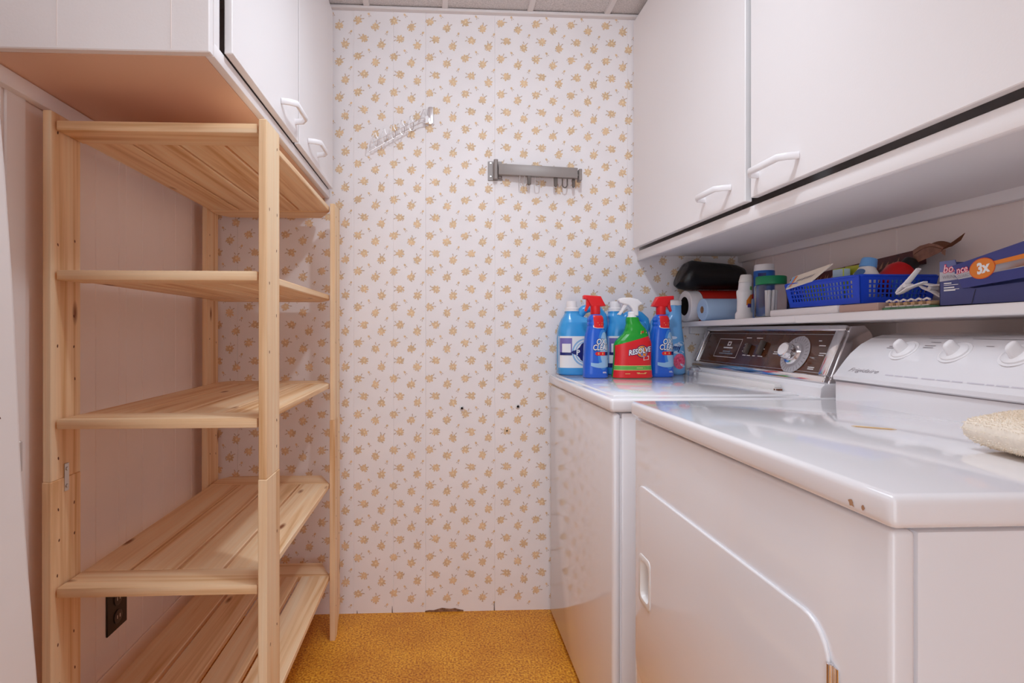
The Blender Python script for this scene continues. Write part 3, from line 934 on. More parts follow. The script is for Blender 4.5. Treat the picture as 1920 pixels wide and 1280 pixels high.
def oxi(mir, label, loc):
    rows = [(0, .040, .026, 0), (.004, .0445, .030, 0), (.056, .0435, .031, 0), (.10, .0415, .031, 0), (.13, .0395, .030, 0), (.158, .035, .028, 0), (.175, .031, .026, 0), (.183, .0285, .024, 0), (.190, .0300, .025, 0), (.197, .0280, .024, 0), (.204, .0295, .0245, 0), (.216, .025, .0225, 0), (.224, .0175, .0175, 0)]
    def deco(bo, bd):
        fn0 = bd.surf(.0005); fn1 = bd.surf(.0010); fn2 = bd.surf(.0014); fn3 = bd.surf(.0018)
        bm = B()
        # big pale swirl, brighter drop, name, red pill
        pdisc(bm, fn0, (.020, .100), .021, .072, 0)
        pdisc(bm, fn1, (.024, .104), .0165, .058, 1)
        strip(bm, bd.surf(.0012), -.024, .039, lambda x: .036 + 6 * (x - .012) ** 2, lambda x: .052 + .30 * max(x, 0) + 2 * (x - .012) ** 2, 1)
        text(bm, 'OXI', fn2, .028, 4, shear=.18, at=(.0135, .127), bold=.0020, sx=.8); text(bm, 'OXI', fn3, .028, 3, shear=.18, at=(.0135, .127), bold=.0004, sx=.8)
        text(bm, 'CLEAN', fn2, .0275, 4, shear=.18, at=(.0135, .107), bold=.0020, sx=.74); text(bm, 'CLEAN', fn3, .0275, 3, shear=.18, at=(.0135, .107), bold=.0004, sx=.74)
        strip(bm, fn2, -.009, .027, lambda x: .0795 + (.003 if x < -.006 else 0), lambda x: .0925 - (.003 if x < -.006 else 0), 2)
        strip(bm, bd.surf(.0016), .026, .0375, lambda x: .080, lambda x: .092, 4, 10)
        for zz in (.0872, .0832): patch(bm, [(.000, zz), (.019, zz), (.019, zz + .0022), (.000, zz + .0022)], fn3, 5)
        for zz, a in ((.021, .030), (.018, .033)): patch(bm, [(.018, zz), (a, zz), (a, zz + .0016), (.018, zz + .0016)], fn1, 3)
        obj('label', bm, [M_blue2, M_pale, M_redl, M_wht2, M_navy, M_yel], bo, True)
        bm = B()
        strip(bm, bd.surf(.0010), -.0135, .0235, lambda x: .1765 + (14 * (x - .002) ** 2 if x < .002 else 0) + (.022 if x < -.0125 else 0), lambda x: .2205, 0)
        strip(bm, bd.surf(.0006), -.0145, .0245, lambda x: .1748 + (14 * (x - .002) ** 2 if x < .002 else 0), lambda x: .182 + (14 * (x - .002) ** 2 if x < .002 else 0), 1)
        for (x0, x1, zz) in ((.001, .018, .1935), (.006, .018, .1862)): patch(bm, [(x0, zz), (x1, zz), (x1, zz + .0018), (x0, zz + .0018)], bd.surf(.0014), 2)
        obj('neck_label', bm, [M_redl, M_wht2, M_yel], bo, True)
    s = -1 if mir else 1
    hd = [(s * x, z) for x, z in [(-.044, .2785), (-.0445, .290), (-.041, .2925), (.017, .2885), (.0352, .254), (.0165, .2515), (-.017, .2515), (-.0318, .277)]]
    tr = [(s * x, z) for x, z in [(-.0330, .279), (-.0185, .268), (-.0215, .255), (-.0335, .2335), (-.0388, .2375), (-.0335, .256)]]
    return spray('spray_bottle', label, loc, rows, 2.5, M_blue, deco, hd, tr, M_red, [(.0150, .219), (.0165, .222), (.0165, .227), (.0172, .228), (.0172, .254)], 'blue spray bottles on the washer')


oxi(False, 'blue spray bottle with red head standing in front of the large blue jug', (.5585, 1.928, TOP))
oxi(True, 'blue spray bottle with red head standing in front of the sky blue bottle', (.8060, 1.955, TOP))


def red_bottle():
    K = 4092.
    rows = [(0, .068, .030, .0), (.004, .0715, .034, 0), (.025, .0690, .034, 0), (.045, .0665, .034, 0), (.08, .0650, .034, .001), (.117, .0660, .033, .002), (.130, .0620, .032, .004), (.142, .0535, .030, .007), (.155, .0440, .028, .011), (.165, .0395, .027, .013), (.178, .0335, .025, .010), (.190, .0260, .022, .006), (.203, .0230, .020, .002), (.214, .0205, .0185, .001)]
    def deco(bo, bd):
        f0, f1, f2, f3 = bd.surf(.0005), bd.surf(.001), bd.surf(.0014), bd.surf(.0018)
        bm = B()
        edge = lambda x: .135 + .30 * x
        strip(bm, f0, -.0720, .0720, lambda x: .001, edge, 0, 60, 40)
        strip(bm, f1, -.0700, .0700, lambda x: .0300, lambda x: .0436, 1, 60, 3)
        for zz in (.0285, .0438): grid(bm, -.070, .070, zz, zz + .0016, 60, 1, f1, 2)
        # rainbow badge, slanted name
        pdisc(bm, f1, (.024, .094), .0225, .0225, 6); pdisc(bm, bd.surf(.0012), (.024, .094), .0200, .0200, 4)
        disc(bm, bd.surf(.0013), (.018, .103), .010, .008, 2); disc(bm, bd.surf(.0013), (.030, .083), .011, .007, 5)
        text(bm, 'RESOLVE', f2, .0245, 6, shear=.25, rot=.17, at=(.0150, .0950), bold=.0024, sx=.84)
        text(bm, 'RESOLVE', f3, .0245, 3, shear=.25, rot=.17, at=(.0150, .0950), bold=.0007, sx=.84)
        patch(bm, [(.029, .063), (.050, .066), (.050, .079), (.029, .077)], f2, 3); patch(bm, [(.031, .065), (.048, .0675), (.048, .077), (.031, .075)], f3, 0)
        patch(bm, [(.010, .154), (.033, .159), (.033, .171), (.010, .166)], f1, 2)
        text(bm, '45', f2, .0105, 0, shear=.1, rot=.2, at=(.0165, .1615), bold=.0003)
        for (x0, x1, zz) in ((.005, .028, .036), (.034, .060, .036), (.005, .042, .019), (.008, .038, .0165), (-.035, -.018, .016)): patch(bm, [(x0, zz), (x1, zz), (x1, zz + .0018), (x0, zz + .0018)], f2, 2)
        obj('label', bm, [M_redl, M_stripe, M_yel, M_wht2, M_orange, M_blue2, M_navy], bo, True)
    cx = 370; f = lambda p: ((p[0] - cx) / K + .002, (1240 - p[1]) / K)
    hd = [f(p) for p in ((160, 125), (178, 95), (230, 82), (330, 80), (440, 105), (515, 175), (470, 190), (445, 215), (445, 345), (385, 345), (350, 240), (300, 190), (175, 160))]
    tr = [f(p) for p in ((235, 175), (295, 185), (255, 245), (192, 335), (150, 325), (205, 260))]
    return spray('spray_bottle', 'red and green spray bottle with white head between two blue spray bottles', (.6850, 1.915, TOP), rows, 2.6, M_green, deco, hd, tr, M_wht, [(.0185, .206), (.0190, .210), (.0150, .2165), (.0135, .219), (.0135, .230), (.010, .234)], None)
red_bottle()


def jug(label, loc, wdt, capx, hside, letter, drop=0.0):
    t = thing('detergent_jug', label, 'jug', loc, 0, 'blue detergent jugs at the back of the washer')
    h = wdt / 2; cxn = capx
    rows = [(0, h * .9, .040, 0), (.006, h, .046, 0), (.135, h, .047, 0), (.168, h * .97, .046, 0), (.196, h * .86, .042, -.002 * hside), (.210, h * .62, .036, cxn * .5), (.222, .031, .030, cxn), (.232, .026, .026, cxn), (.240, .026, .026, cxn)]
    bd = Body(rows, 3.2)
    bm = B(); bd.mesh(bm)
    bo = obj('bottle', bm, M_jug, t, True, 60)
    # bail handle from the neck to the far shoulder
    bm = B()
    hx = hside
    pts = [(cxn + hx * .024, 0, .218), (cxn + hx * .045, 0, .246), (cxn + hx * .075, 0, .256), (hx * (h - .030), 0, .248), (hx * (h - .010), 0, .222), (hx * (h - .006), 0, .190), (hx * (h - .012), 0, .165)]
    pts = [(p[0], p[1], p[2] - drop * max(0, (p[2] - .165) / .09)) for p in pts]
    P = []
    for a, b2 in zip(pts, pts[1:]):
        for k in range(4): P.append(Vector(a).lerp(Vector(b2), k / 4))
    P.append(Vector(pts[-1]))
    tube(bm, P, .0165, 14)
    obj('handle', bm, M_jug, t, True, 60)
    bm = B(); lathe(bm, [(.0245, .238), (.026, .240), (.026, .251), (.0245, .253), (.020, .254), (.0195, .275), (.018, .278)], Matrix.Translation((cxn, 0, 0)), 28)
    cp = obj('cap', bm, M_wht, t, True)
    bm = B(); f0, f1, f2 = bd.surf(.0006), bd.surf(.0011), bd.surf(.0016)
    grid(bm, -h * .985, h * .985, .028, .146, 40, 10, f0, 0)
    grid(bm, -h * .95, -h * .50, .075, .139, 10, 10, f1, 1); grid(bm, -h * .88, -h * .55, .085, .118, 8, 8, f2, 0)
    grid(bm, -h * .95, -h * .50, .075, .086, 10, 2, f2, 2)
    # swirl arcs and dark diamond with the letter
    for rr, mi in ((.052, 3), (.046, 0), (.041, 3), (.037, 0)):
        pdisc(bm, bd.surf(.0006 + (.056 - rr) * .01 + .0004), (.006 if letter else .012, .086), min(rr, h - .03), rr, mi)
    if letter:
        pdisc(bm, f2, (-.004, .086), .046, .036, 2, 4, 10)
        text(bm, 'P', bd.surf(.002), .026, 0, at=(-.024, .085), bold=.001)
    else:
        disc(bm, f2, (-.004, .115), .014, .010, 2); disc(bm, bd.surf(.002), (.0, .112), .013, .009, 0)
        disc(bm, f2, (-.04, .085), .009, .008, 1)
        grid(bm, -h * .98, h * .98, .028, .044, 30, 3, f2, 2)
    obj('label', bm, [M_wht2, M_jugp, M_navy, M_pale], bo, True)
    return t
jug('large translucent blue jug with white cap standing at the washer corner against the wallpaper', (.5450, 2.071, TOP), .184, -.036, 1, True)
jug('translucent blue jug standing behind the red and green spray bottle', (.7220, 2.074, TOP), .160, -.044, 1, False, .026)

t = thing('softener_bottle', 'sky blue softener bottle with pink rose picture behind a blue spray bottle', 'bottle', (.8770, 2.071, TOP))
bd = Body([(0, .060, .034, 0), (.006, .067, .040, 0), (.06, .068, .041, 0), (.10, .064, .040, .001), (.14, .056, .038, .004), (.175, .046, .034, .010), (.20, .036, .028, .018), (.225, .026, .024, .028), (.24, .0225, .0225, .031), (.266, .0215, .0215, .032)], 2.6)
bm = B(); bd.mesh(bm); bo = obj('bottle', bm, M_dow, t, True, 60)
bm = B(); pts = [(.012, 0, .232), (-.008, 0, .236), (-.034, 0, .226), (-.052, 0, .200), (-.057, 0, .165), (-.050, 0, .128)]
P = []
for a, b2 in zip(pts, pts[1:]):
    for k in range(4): P.append(Vector(a).lerp(Vector(b2), k / 4))
tube(bm, P, .0115, 12); obj('handle', bm, M_dow, t, True, 60)
bm = B(); lathe(bm, [(.0215, .262), (.0235, .264), (.0235, .278), (.022, .281)], Matrix.Translation((.032, 0, 0)), 28); obj('cap', bm, M_wht, t, True)
bm = B(); f0, f1, f2 = bd.surf(.0006), bd.surf(.0011), bd.surf(.0016)
for cx, cz, a, b2 in ((.038, .118, .016, .007), (.026, .113, .018, .006), (.03, .085, .022, .006), (.0, .14, .02, .006), (-.02, .10, .02, .008)): disc(bm, f0, (cx, cz), a, b2, 0)
pdisc(bm, f1, (.033, .051), .0255, .029, 1)
for r_, a in ((.018, .3), (.012, .2), (.006, .1)): disc(bm, bd.surf(.0012 + (.02 - r_) * .02), (.033 + .004 * a, .054), r_, r_ * .8, 2 if r_ != .012 else 1)
disc(bm, f2, (.045, .036), .012, .004, 0, rot=-.5)
text(bm, 'Downy', f2, .030, 3, at=(-.004, .103), sx=.9, bold=.0006)
obj('label', bm, [M_cloud, M_pink, M_pinkd, M_navy], bo, True)

# clear dosing cup leaning beside the softener
bm = B()
Mc = Matrix.Translation((.9455, 1.985, TOP + .0005)) @ Matrix.Scale(.8, 4)
lathe(bm, [(.030, 0), (.0305, .003), (.028, .020), (.022, .036), (.012, .044), (.001, .046), (.001, .0445), (.011, .0428), (.0205, .035), (.0265, .020), (.0285, .003), (.0285, 0)], Mc, 32, cap0=False, cap1=False)
tag(obj('dosing_cup', bm, M_clear), 'small clear plastic dosing cup beside the softener bottle', 'cup')

# ------------------------------------------------------------------ things on the wall shelf
def end_roll(bm, c, d, L_, r, hole, mi_side, mi_end, mi_hole, n=36):
    M = FR(c, (0, 0, 1), d)
    zax = M.to_3x3() @ Vector((0, 0, 1))
    x = Vector((0, 0, 1)); y = Vector(d).normalized().cross(x); M = Matrix((x, y, Vector(d).normalized())).transposed().to_4x4(); M.translation = Vector(c)
    lathe(bm, [(hole, .0), (r - .003, .0)], M, n, mi_end, False, False)
    lathe(bm, [(r - .003, .0), (r, .003), (r, L_ - .003), (r - .003, L_)], M, n, mi_side, False, False)
    lathe(bm, [(r - .003, L_), (hole, L_)], M, n, mi_end, False, False)
    lathe(bm, [(hole, L_), (hole, .0)], M, n, mi_hole, False, False)
    fix(bm, bm.faces[:])

zs = SZ(2.0)
bm = B(); end_roll(bm, (.972, 1.984, zs + .0415), (1, 0, 0), .235, .041, .013, 0, 0, 1)
t = tag(obj('paper_towel_roll', bm, [M_sky, M_cardb]), 'light blue paper towel roll lying at the front of the shelf', 'paper roll')
zs2 = SZ(2.09)
bm = B()
d = (1, 0, 0); c0 = (.955, 2.0915, zs2 + .0605)
end_roll(bm, c0, d, .05, .0600, .036, 0, 0, 2)
Mr = None
x = Vector((0, 0, 1)); dz = Vector(d).normalized(); y = dz.cross(x); Mr = Matrix((x, y, dz)).transposed().to_4x4(); Mr.translation = Vector(c0)
lathe(bm, [(.059, .05), (.0606, .051), (.0606, .25), (.058, .252)], Mr, 36, 1, False, True)
tag(obj('gift_wrap_roll', bm, [M_paperw, M_giftred, M_hole]), 'thick white-ended roll wrapped in red paper under the black bag roll', 'paper roll')

bm = B()
rings = []
cz = zs2 + .1255
for k in range(15):
    s = k / 14; xx = .925 + .265 * s
    r_ = (.058 - .012 * s) * (1 if 1 < k < 13 else .9)
    if k == 0: r_ = .042; xx += .012
    if k == 14: r_ = .030; xx -= .012
    ring_ = []
    for j in range(28):
        a = 2 * PI * j / 28
        w_ = 1 + .04 * math.sin(3 * a + 5 * s) + .02 * math.sin(7 * a + 11 * s)
        rx = r_ * w_
        lean = .022 * max(0, 1 - s * 3) * (math.sin(a))
        ring_.append(Vector((xx + lean, 2.086 - .012 * s + rx * math.cos(a) * .95, cz + .056 - .014 * s + rx * math.sin(a))))
    rings.append(ring_)
loft(bm, rings)
tag(obj('bag_roll', bm, M_bag, smooth=60), 'rolled up black plastic bag lying on top of the red roll', 'bag')

y_ = 1.770; zs = SZ(y_)
t = thing('glue_bottle', 'white glue bottle with orange label beside the light blue roll', 'bottle', (1.008, y_, zs))
bm = B()
rr = [(0, .0255, 0), (.004, .0270, 0), (.018, .0265, 0), (.026, .0215, 0), (.06, .0215, .001), (.085, .0245, .002), (.092, .0245, .002), (.098, .0205, .003), (.120, .0200, .005)]
loft(bm, [sring(r_, r_ * .8, cx, z, 2.2, 28) for z, r_, cx in rr]); bo = obj('bottle', bm, M_wht, t, True, 50)
bm = B(); loft(bm, [sring(r_, r_ * .85, cx, z, 2, 28) for z, r_, cx in ((.1205, .0205, .005), (.122, .021, .005), (.142, .0185, .008), (.146, .0165, .008))]); obj('cap', bm, M_bottlec, t, True, 50)
bm = B(); lb = Body([(r_[0], r_[1], r_[1] * .8, r_[2]) for r_ in rr], 2.2)
grid(bm, -.002, .0205, .045, .08, 10, 10, lb.surf(.0006), 0, lambda x, z: z < .048 + (x + .002) * 1.6 + .012); grid(bm, .002, .0205, .038, .05, 8, 4, lb.surf(.0009), 1, lambda x, z: True); grid(bm, .008, .018, .095, .107, 4, 4, lb.surf(.0008), 2)
obj('label', bm, [M_orange, M_purple, M_stripe], bo, True)

y_ = 1.772; zs = SZ(y_)
t = thing('wipes_canister', 'tall blue canister with white lid standing behind the clear jar', 'canister', (1.078, y_, zs))
bm = B(); lathe(bm, [(.030, 0), (.0315, .002), (.0315, .157), (.0305, .159)], None, 32); bo = obj('body', bm, M_blue2 if False else mat('canister_blue', lin(40, 104, 190), .3), t, True)
bm = B(); lathe(bm, [(.0295, .158), (.0305, .161), (.0295, .177), (.0275, .180)], None, 32); obj('lid', bm, M_wht, t, True)
bm = B(); lb = Body([(0, .0316, .0316, 0), (.16, .0316, .0316, 0)], 2)
grid(bm, -.031, .0, .006, .045, 14, 4, lb.surf(.0006), 0); grid(bm, -.029, -.012, .06, .15, 6, 4, lb.surf(.0006), 1)
obj('label', bm, [M_pale, M_navy], bo, True)

y_ = 1.648; zs = SZ(y_)
t = thing('storage_jar', 'clear plastic jar with dark green lid beside the blue basket', 'jar', (1.024, y_, zs))
bm = B()
oo = [(0, .036), (.004, .040), (.096, .040), (.101, .037)]
loft(bm, [sring(r_, r_, 0, z, 3.6, 40) for z, r_ in oo] + [sring(r_, r_, 0, z, 3.6, 40) for z, r_ in ((.101, .0355), (.095, .0382), (.005, .0382), (.003, .034))], 0, False, False)
fs = bm.faces.new([bm.verts.new(p) for p in sring(.036, .036, 0, 0, 3.6, 40)])
obj('body', bm, M_clear, t, True, 50)
bm = B(); lathe(bm, [(.0400, .1015), (.0425, .103), (.0425, .124), (.0405, .127)], None, 40); obj('lid', bm, M_dgreen, t, True)
bm = B()
for k in range(9):
    a = k * .9; tube(bm, [(.012 * math.cos(a), .010 * math.sin(a), .004), (.014 * math.cos(a + .3), .012 * math.sin(a + .3), .085)], .0045, 8)
obj('contents', bm, M_wht, t, True)

zs = SZ(1.60)
bm = B(); lathe(bm, [(.0005, -.034)] + [(.034 * math.sin(PI * k / 12), -.034 * math.cos(PI * k / 12)) for k in range(1, 12)] + [(.0005, .034)], Matrix.Translation((1.115, 1.648, zs + .0345)), 28)
tag(obj('ball', bm, mat('navy_rubber', lin(30, 40, 92), .5)), 'navy blue ball partly hidden behind the clear jar', 'ball')

# white panel lying under the basket
bm = B(); box(bm, (.976, 1.305, 0), (1.20, 1.578, .0195), .004, 2)
for v in bm.verts: v.co.z += SZ(v.co.y) + .0002
tag(obj('foam_panel', bm, M_paperw), 'white foam panel lying flat under the blue basket next to the jar', 'panel', 'flat panels under the basket')
bm = B(); box(bm, (.980, 1.185, 0), (1.20, 1.303, .0185), .002, 1)
for v in bm.verts: v.co.z += SZ(v.co.y) + .0002
tag(obj('foam_panel', bm, mat('tan_board', lin(190, 160, 148), .7)), 'short tan board lying flat under the basket next to the peg pack', 'panel', 'flat panels under the basket')

# blue basket with holes
bz = SZ(1.36) + .0218
Bk = thing('storage_basket', 'blue plastic basket with square holes full of small bottles and packets', 'basket', (1.08, 1.375, bz))
bx0, bx1, by0, by1, bh = .992, 1.165, 1.250, 1.508, .064
bm = B()
sl = .010
def wall(bm, a, b2, inw, nh, rows, border):
    """perforated wall from a to b2 (bottom edge), leaning outwards; inw is the inward direction"""
    a = Vector(a); b2 = Vector(b2); inw = Vector(inw); th = .002
    def pt(s, t, o): 
        p = a.lerp(b2, s) - inw * sl * t + inw * o
        ext = (s - .5) * 2 * sl * t
        p += (b2 - a).normalized() * ext
        p.z = bz + .001 + bh * t; return p
    us = [0]; n = nh
    s0, s1 = border, 1 - border; w_ = (s1 - s0) / n
    cols = [(0, s0, 0)]
    for k in range(n):
        cols += [(s0 + k * w_, s0 + k * w_ + w_ * .36, 0), (s0 + k * w_ + w_ * .36, s0 + (k + 1) * w_, 1)]
    cols.append((s1, 1, 0))
    t0, t1 = .16, .84; h_ = (t1 - t0) / rows
    rws = [(0, t0, 0)]
    for k in range(rows): rws += [(t0 + k * h_, t0 + k * h_ + h_ * .32, 0), (t0 + k * h_ + h_ * .32, t0 + (k + 1) * h_, 1)]
    rws.append((t1, 1, 0))
    for (u0, u1, hu) in cols:
        for (v0, v1, hv) in rws:
            if hu and hv: continue
            P = [pt(u, v, o) for o in (0, th) for u, v in ((u0, v0), (u1, v0), (u1, v1), (u0, v1))]
            v = [bm.verts.new(p) for p in P]
            for q in ((0, 1, 2, 3), (7, 6, 5, 4), (0, 4, 5, 1), (1, 5, 6, 2), (2, 6, 7, 3), (3, 7, 4, 0)): bm.faces.new([v[i] for i in q])
wall(bm, (bx0, by0, 0), (bx0, by1, 0), (1, 0, 0), 20, 4, .07)
wall(bm, (bx1, by0, 0), (bx1, by1, 0), (-1, 0, 0), 20, 4, .07)
wall(bm, (bx0, by0, 0), (bx1, by0, 0), (0, 1, 0), 14, 4, .10)
wall(bm, (bx0, by1, 0), (bx1, by1, 0), (0, -1, 0), 14, 4, .10)
box(bm, (bx0, by0, bz), (bx1, by1, bz + .002))
obj('body', bm, M_basket, Bk, smooth=None)
bm = B()
zr = bz + bh + .001
tube(bm, [(x, y, zr) for x, y in [(bx0 + (bx1 - bx0) / 2 + px, (by0 + by1) / 2 + py) for px, py in rrect(bx1 - bx0 + 2 * sl, by1 - by0 + 2 * sl, .010, 4)]], .0028, 8, closed=True)
obj('rim', bm, M_basket, Bk)

fl = bz + .0025     # basket floor
t = thing('lotion_bottle', 'white bottle with light blue cap sticking out of the blue basket', 'bottle', (1.030, 1.300, fl + .002))
Mt = Matrix.Translation((0, 0, 0)) @ Matrix.Rotation(math.radians(14), 4, 'Y')
bm = B(); rows = [(0, .034, .017, 0), (.006, .039, .019, 0), (.055, .039, .019, 0), (.068, .033, .018, 0), (.081, .020, .0155, 0), (.085, .017, .0145, 0)]
bdy = Body(rows, 2.2)
q_ = bmesh.new(); bdy.mesh(q_)
for v in q_.verts: v.co = Mt @ Vector((-v.co.y * 0 + v.co.y, v.co.x, v.co.z))
zmin = min(v.co.z for v in q_.verts)
for v in q_.verts: v.co.z -= zmin
fix(q_, q_.faces[:])
bo = obj('bottle', q_, M_bottlec, t, True, 60); bm.free()
bm = B(); lathe(bm, [(.0165, .083), (.0185, .085), (.0165, .104), (.015, .106)], Mt, 28)
for v in bm.verts: v.co.z -= zmin
obj('cap', bm, M_capb, t, True)
bm = B()
fs_ = bdy.surf(.0008)
def lf(x, z):
    p = fs_(x, z); p = Mt @ Vector((p.y, p.x, p.z)); p.z -= zmin; return p
pdisc(bm, lf, (0, .067), .0175, .0095, 0)
obj('label', bm, M_navy if False else mat('blue_oval_label', lin(64, 104, 156), .4), bo, True)

def packet(label, cname, loc, size, rot, mats, name='packet', grp='packets in the blue basket'):
    bm = B(); sx, sy, sz = size
    box(bm, (-sx / 2, -sy / 2, 0), (sx / 2, sy / 2, sz), .003, 2)
    if len(mats) > 1:
        for f in bm.faces:
            if f.calc_center_median().z > sz * .55: f.material_index = 1
    R = Matrix.Rotation(rot[2], 4, 'Z') @ Matrix.Rotation(rot[0], 4, 'X') @ Matrix.Rotation(rot[1], 4, 'Y')
    for v in bm.verts: v.co = R @ v.co
    zm = min(v.co.z for v in bm.verts)
    for v in bm.verts: v.co += Vector(loc) - Vector((0, 0, zm))
    return tag(obj(name, bm, mats), label, cname, grp)
# pale/lime packet standing on edge, split look
bm = B()
box(bm, (1.012, 1.395, fl), (1.030, 1.480, fl + .068), .002, 1, 0); 
tag(obj('packet', bm, [M_lime]), 'lime packet standing inside the basket under the cream envelope', 'packet', 'packets in the blue basket')
bm = B(); box(bm, (1.036, 1.362, fl), (1.056, 1.402, fl + .070), .002, 1, 0); box(bm, (1.036, 1.362, fl + .070), (1.056, 1.402, fl + .094), .002, 1, 1)
tag(obj('packet', bm, [M_lime, M_packb]), 'lime packet with pale blue top standing in the middle of the basket', 'packet', 'packets in the blue basket')
bm = B(); box(bm, (1.062, 1.318, fl), (1.082, 1.392, fl + .100), .002, 1, 0)
tag(obj('packet', bm, [mat('olive_lime_packet', lin(176, 178, 48), .45)]), 'olive green packet behind the white bottle in the basket', 'packet', 'packets in the blue basket')
bm = B(); box(bm, (1.006, 1.33, fl), (1.012, 1.388, fl + .055), .001, 1, 0)
tag(obj('packet', bm, [M_packb]), 'pale blue card packet inside the basket against its long side', 'packet', 'packets in the blue basket')
# printed envelope resting over the rim
bm = B()
P = [Vector(p) for p in ((.9770, 1.500, bz + .050), (.9770, 1.395, bz + .064), (.997, 1.345, bz + .104), (.993, 1.492, bz + .084))]
n_ = (P[1] - P[0]).cross(P[3] - P[0]).normalized()
if n_.x > 0: n_ = -n_
v = [bm.verts.new(p) for p in P] + [bm.verts.new(p + n_ * .003) for p in P]
for q in ((3, 2, 1, 0), (4, 5, 6, 7), (0, 1, 5, 4), (1, 2, 6, 5), (2, 3, 7, 6), (3, 0, 4, 7)): bm.faces.new([v[i] for i in q])
fix(bm, bm.faces[:])
fe = lambda s, t_: P[0].lerp(P[1], s).lerp(P[3].lerp(P[2], s), t_) + n_ * .0036
patch(bm, [(.03, .1), (.10, .1), (.10, .95), (.03, .95)], fe, 1); patch(bm, [(.1, .1), (.16, .1), (.16, .95), (.1, .95)], fe, 2)
x = .26
for l in (.07, .05, .08, .04, .07, .06):
    patch(bm, [(x, .35), (x + l, .45), (x + l, .6), (x, .5)], fe, 3); x += l + .03
tag(obj('envelope', bm, [mat('cream_paper', lin(232, 222, 206), .6), M_capb, M_orange, M_ink]), 'cream printed envelope resting over the rim of the blue basket', 'envelope')

t = thing('cleaner_bottle', 'red bottle with black cap lying inside the blue basket', 'bottle', (1.118, 1.30, fl))
bm = B(); rows = [(0, .024, .020), (.004, .031, .026), (.055, .033, .027), (.072, .026, .020), (.078, .016, .014)]
Mt = Matrix.Translation((-.022, .008, .036)) @ Matrix.Rotation(math.radians(48), 4, 'Y')
lathe(bm, [(r_, z) for z, r_, _ in rows], Mt, 28)
obj('bottle', bm, mat('glossy_red', lin(204, 18, 26), .3), t, True)
bm = B(); lathe(bm, [(.016, .077), (.018, .079), (.018, .098), (.014, .102)], Mt, 24); obj('cap', bm, M_blk, t, True)
bm = B(); box(bm, (1.088, 1.262, fl), (1.150, 1.276, fl + .066), .004, 2)
tag(obj('packet', bm, [M_capb]), 'blue packet in front of the red bottle in the basket', 'packet', 'packets in the blue basket')

# long maroon carton lying over the things behind the basket
c = thing('foil_carton', 'long maroon carton with torn curled end lying behind the basket', 'carton', (1.19, 1.48, SZ(1.5) + .09))
pa, pb = Vector((1.185, 1.775, 1.2360)), Vector((1.185, 1.300, 1.2640))
bm = B(); d_ = (pb - pa); Lc = d_.length; Mx = FR(pa, d_, (-1, 0, 0)); 
zz = Mx.to_3x3() @ Vector((0, 0, 1)); sgz = 1 if zz.z > 0 else -1
box(bm, (0, -.016, 0), (Lc, .016, sgz * .034), .0012, 1, 0, Mx)
fn = lambda s, t_: Mx @ Vector((s, .0168, sgz * t_))
for k in range(26):
    s = .03 + .4 * k / 26 + random.uniform(-.004, .004); 
    patch(bm, [(s, .004), (s + .010, .006), (s + .016, .018 + random.uniform(-.004, .008)), (s + .006, .012)], fn, 1)
obj('body', bm, [M_maroon, mat('carton_print', lin(168, 120, 92), .5)], c)
bm = B()
rows_ = []
for k in range(13):
    s = k / 12
    p = pb.lerp(pb + Vector((.0, -.078, .004)), s) + Vector((-.004, 0, .034 + .012 * math.sin(PI * s) - .008 * s))
    rows_.append((p + Vector((-.014, 0, -.010 + .004 * s)), p + Vector((.014, 0, .006))))
for a, b2 in zip(rows_, rows_[1:]):
    bm.faces.new([bm.verts.new(p) for p in (a[0], b2[0], b2[1], a[1])])
e0 = rows_[-1]
tipc = (e0[0] + e0[1]) / 2
bm.faces.new([bm.verts.new(tipc + Vector(p)) for p in ((-.012, .004, -.004), (.012, .004, .002), (.010, -.020, .012), (.004, -.036, .026), (-.004, -.016, .010))])
bm.faces.new([bm.verts.new(tipc + Vector(p)) for p in ((-.010, .006, -.006), (-.006, .001, -.006), (-.006, .002, -.020), (-.010, .008, -.014))]).material_index = 1
bmesh.ops.remove_doubles(bm, verts=bm.verts[:], dist=.0002)
bmesh.ops.solidify(bm, geom=bm.faces[:], thickness=.0008)
prism(bm, [(1.304, 1.264), (1.304, 1.298), (1.285, 1.306), (1.26, 1.3085), (1.238, 1.302), (1.222, 1.293), (1.228, 1.284), (1.262, 1.274)], 1.1685, 1.1697, Matrix(((0, 0, 1, 0), (1, 0, 0, 0), (0, 1, 0, 0), (0, 0, 0, 1))), mi=1)
obj('flap', bm, [M_kraft, mat('carton_front', lin(150, 104, 84), .5, vary=(70, .3))], c, smooth=None)

# clothes-peg pack with white clips on it
zs = SZ(1.14)
pk = thing('peg_pack', 'pack of wooden clothes pegs on a green card under the white clips', 'pack', (1.03, 1.135, zs))
bm = B(); prism(bm, [(.985, 1.178), (.985, 1.06), (1.10, 1.058), (1.10, 1.178)], .0005, .006, None, .001, 1)
for v in bm.verts: v.co.z += SZ(v.co.y)
obj('card', bm, M_card, pk)
for k in range(6):
    bm = B(); yy = 1.068 + k * .0185
    box(bm, (.992, yy, zs + .0075), (1.066, yy + .009, zs + .0165), .002, 1)
    obj('peg', bm, M_peg, pk)
bm = B(); 
for k in range(6):
    yy = 1.068 + k * .0185
    tube(bm, [(.9905, yy - .003, zs + .0185), (.9905, yy + .0045, zs + .0215), (.9905, yy + .012, zs + .0185)], .0022, 8)
    tube(bm, [(.988, yy - .003, zs + .0075), (.988, yy + .012, zs + .0075)], .0016, 8)
obj('wrap', bm, M_pale2, pk)

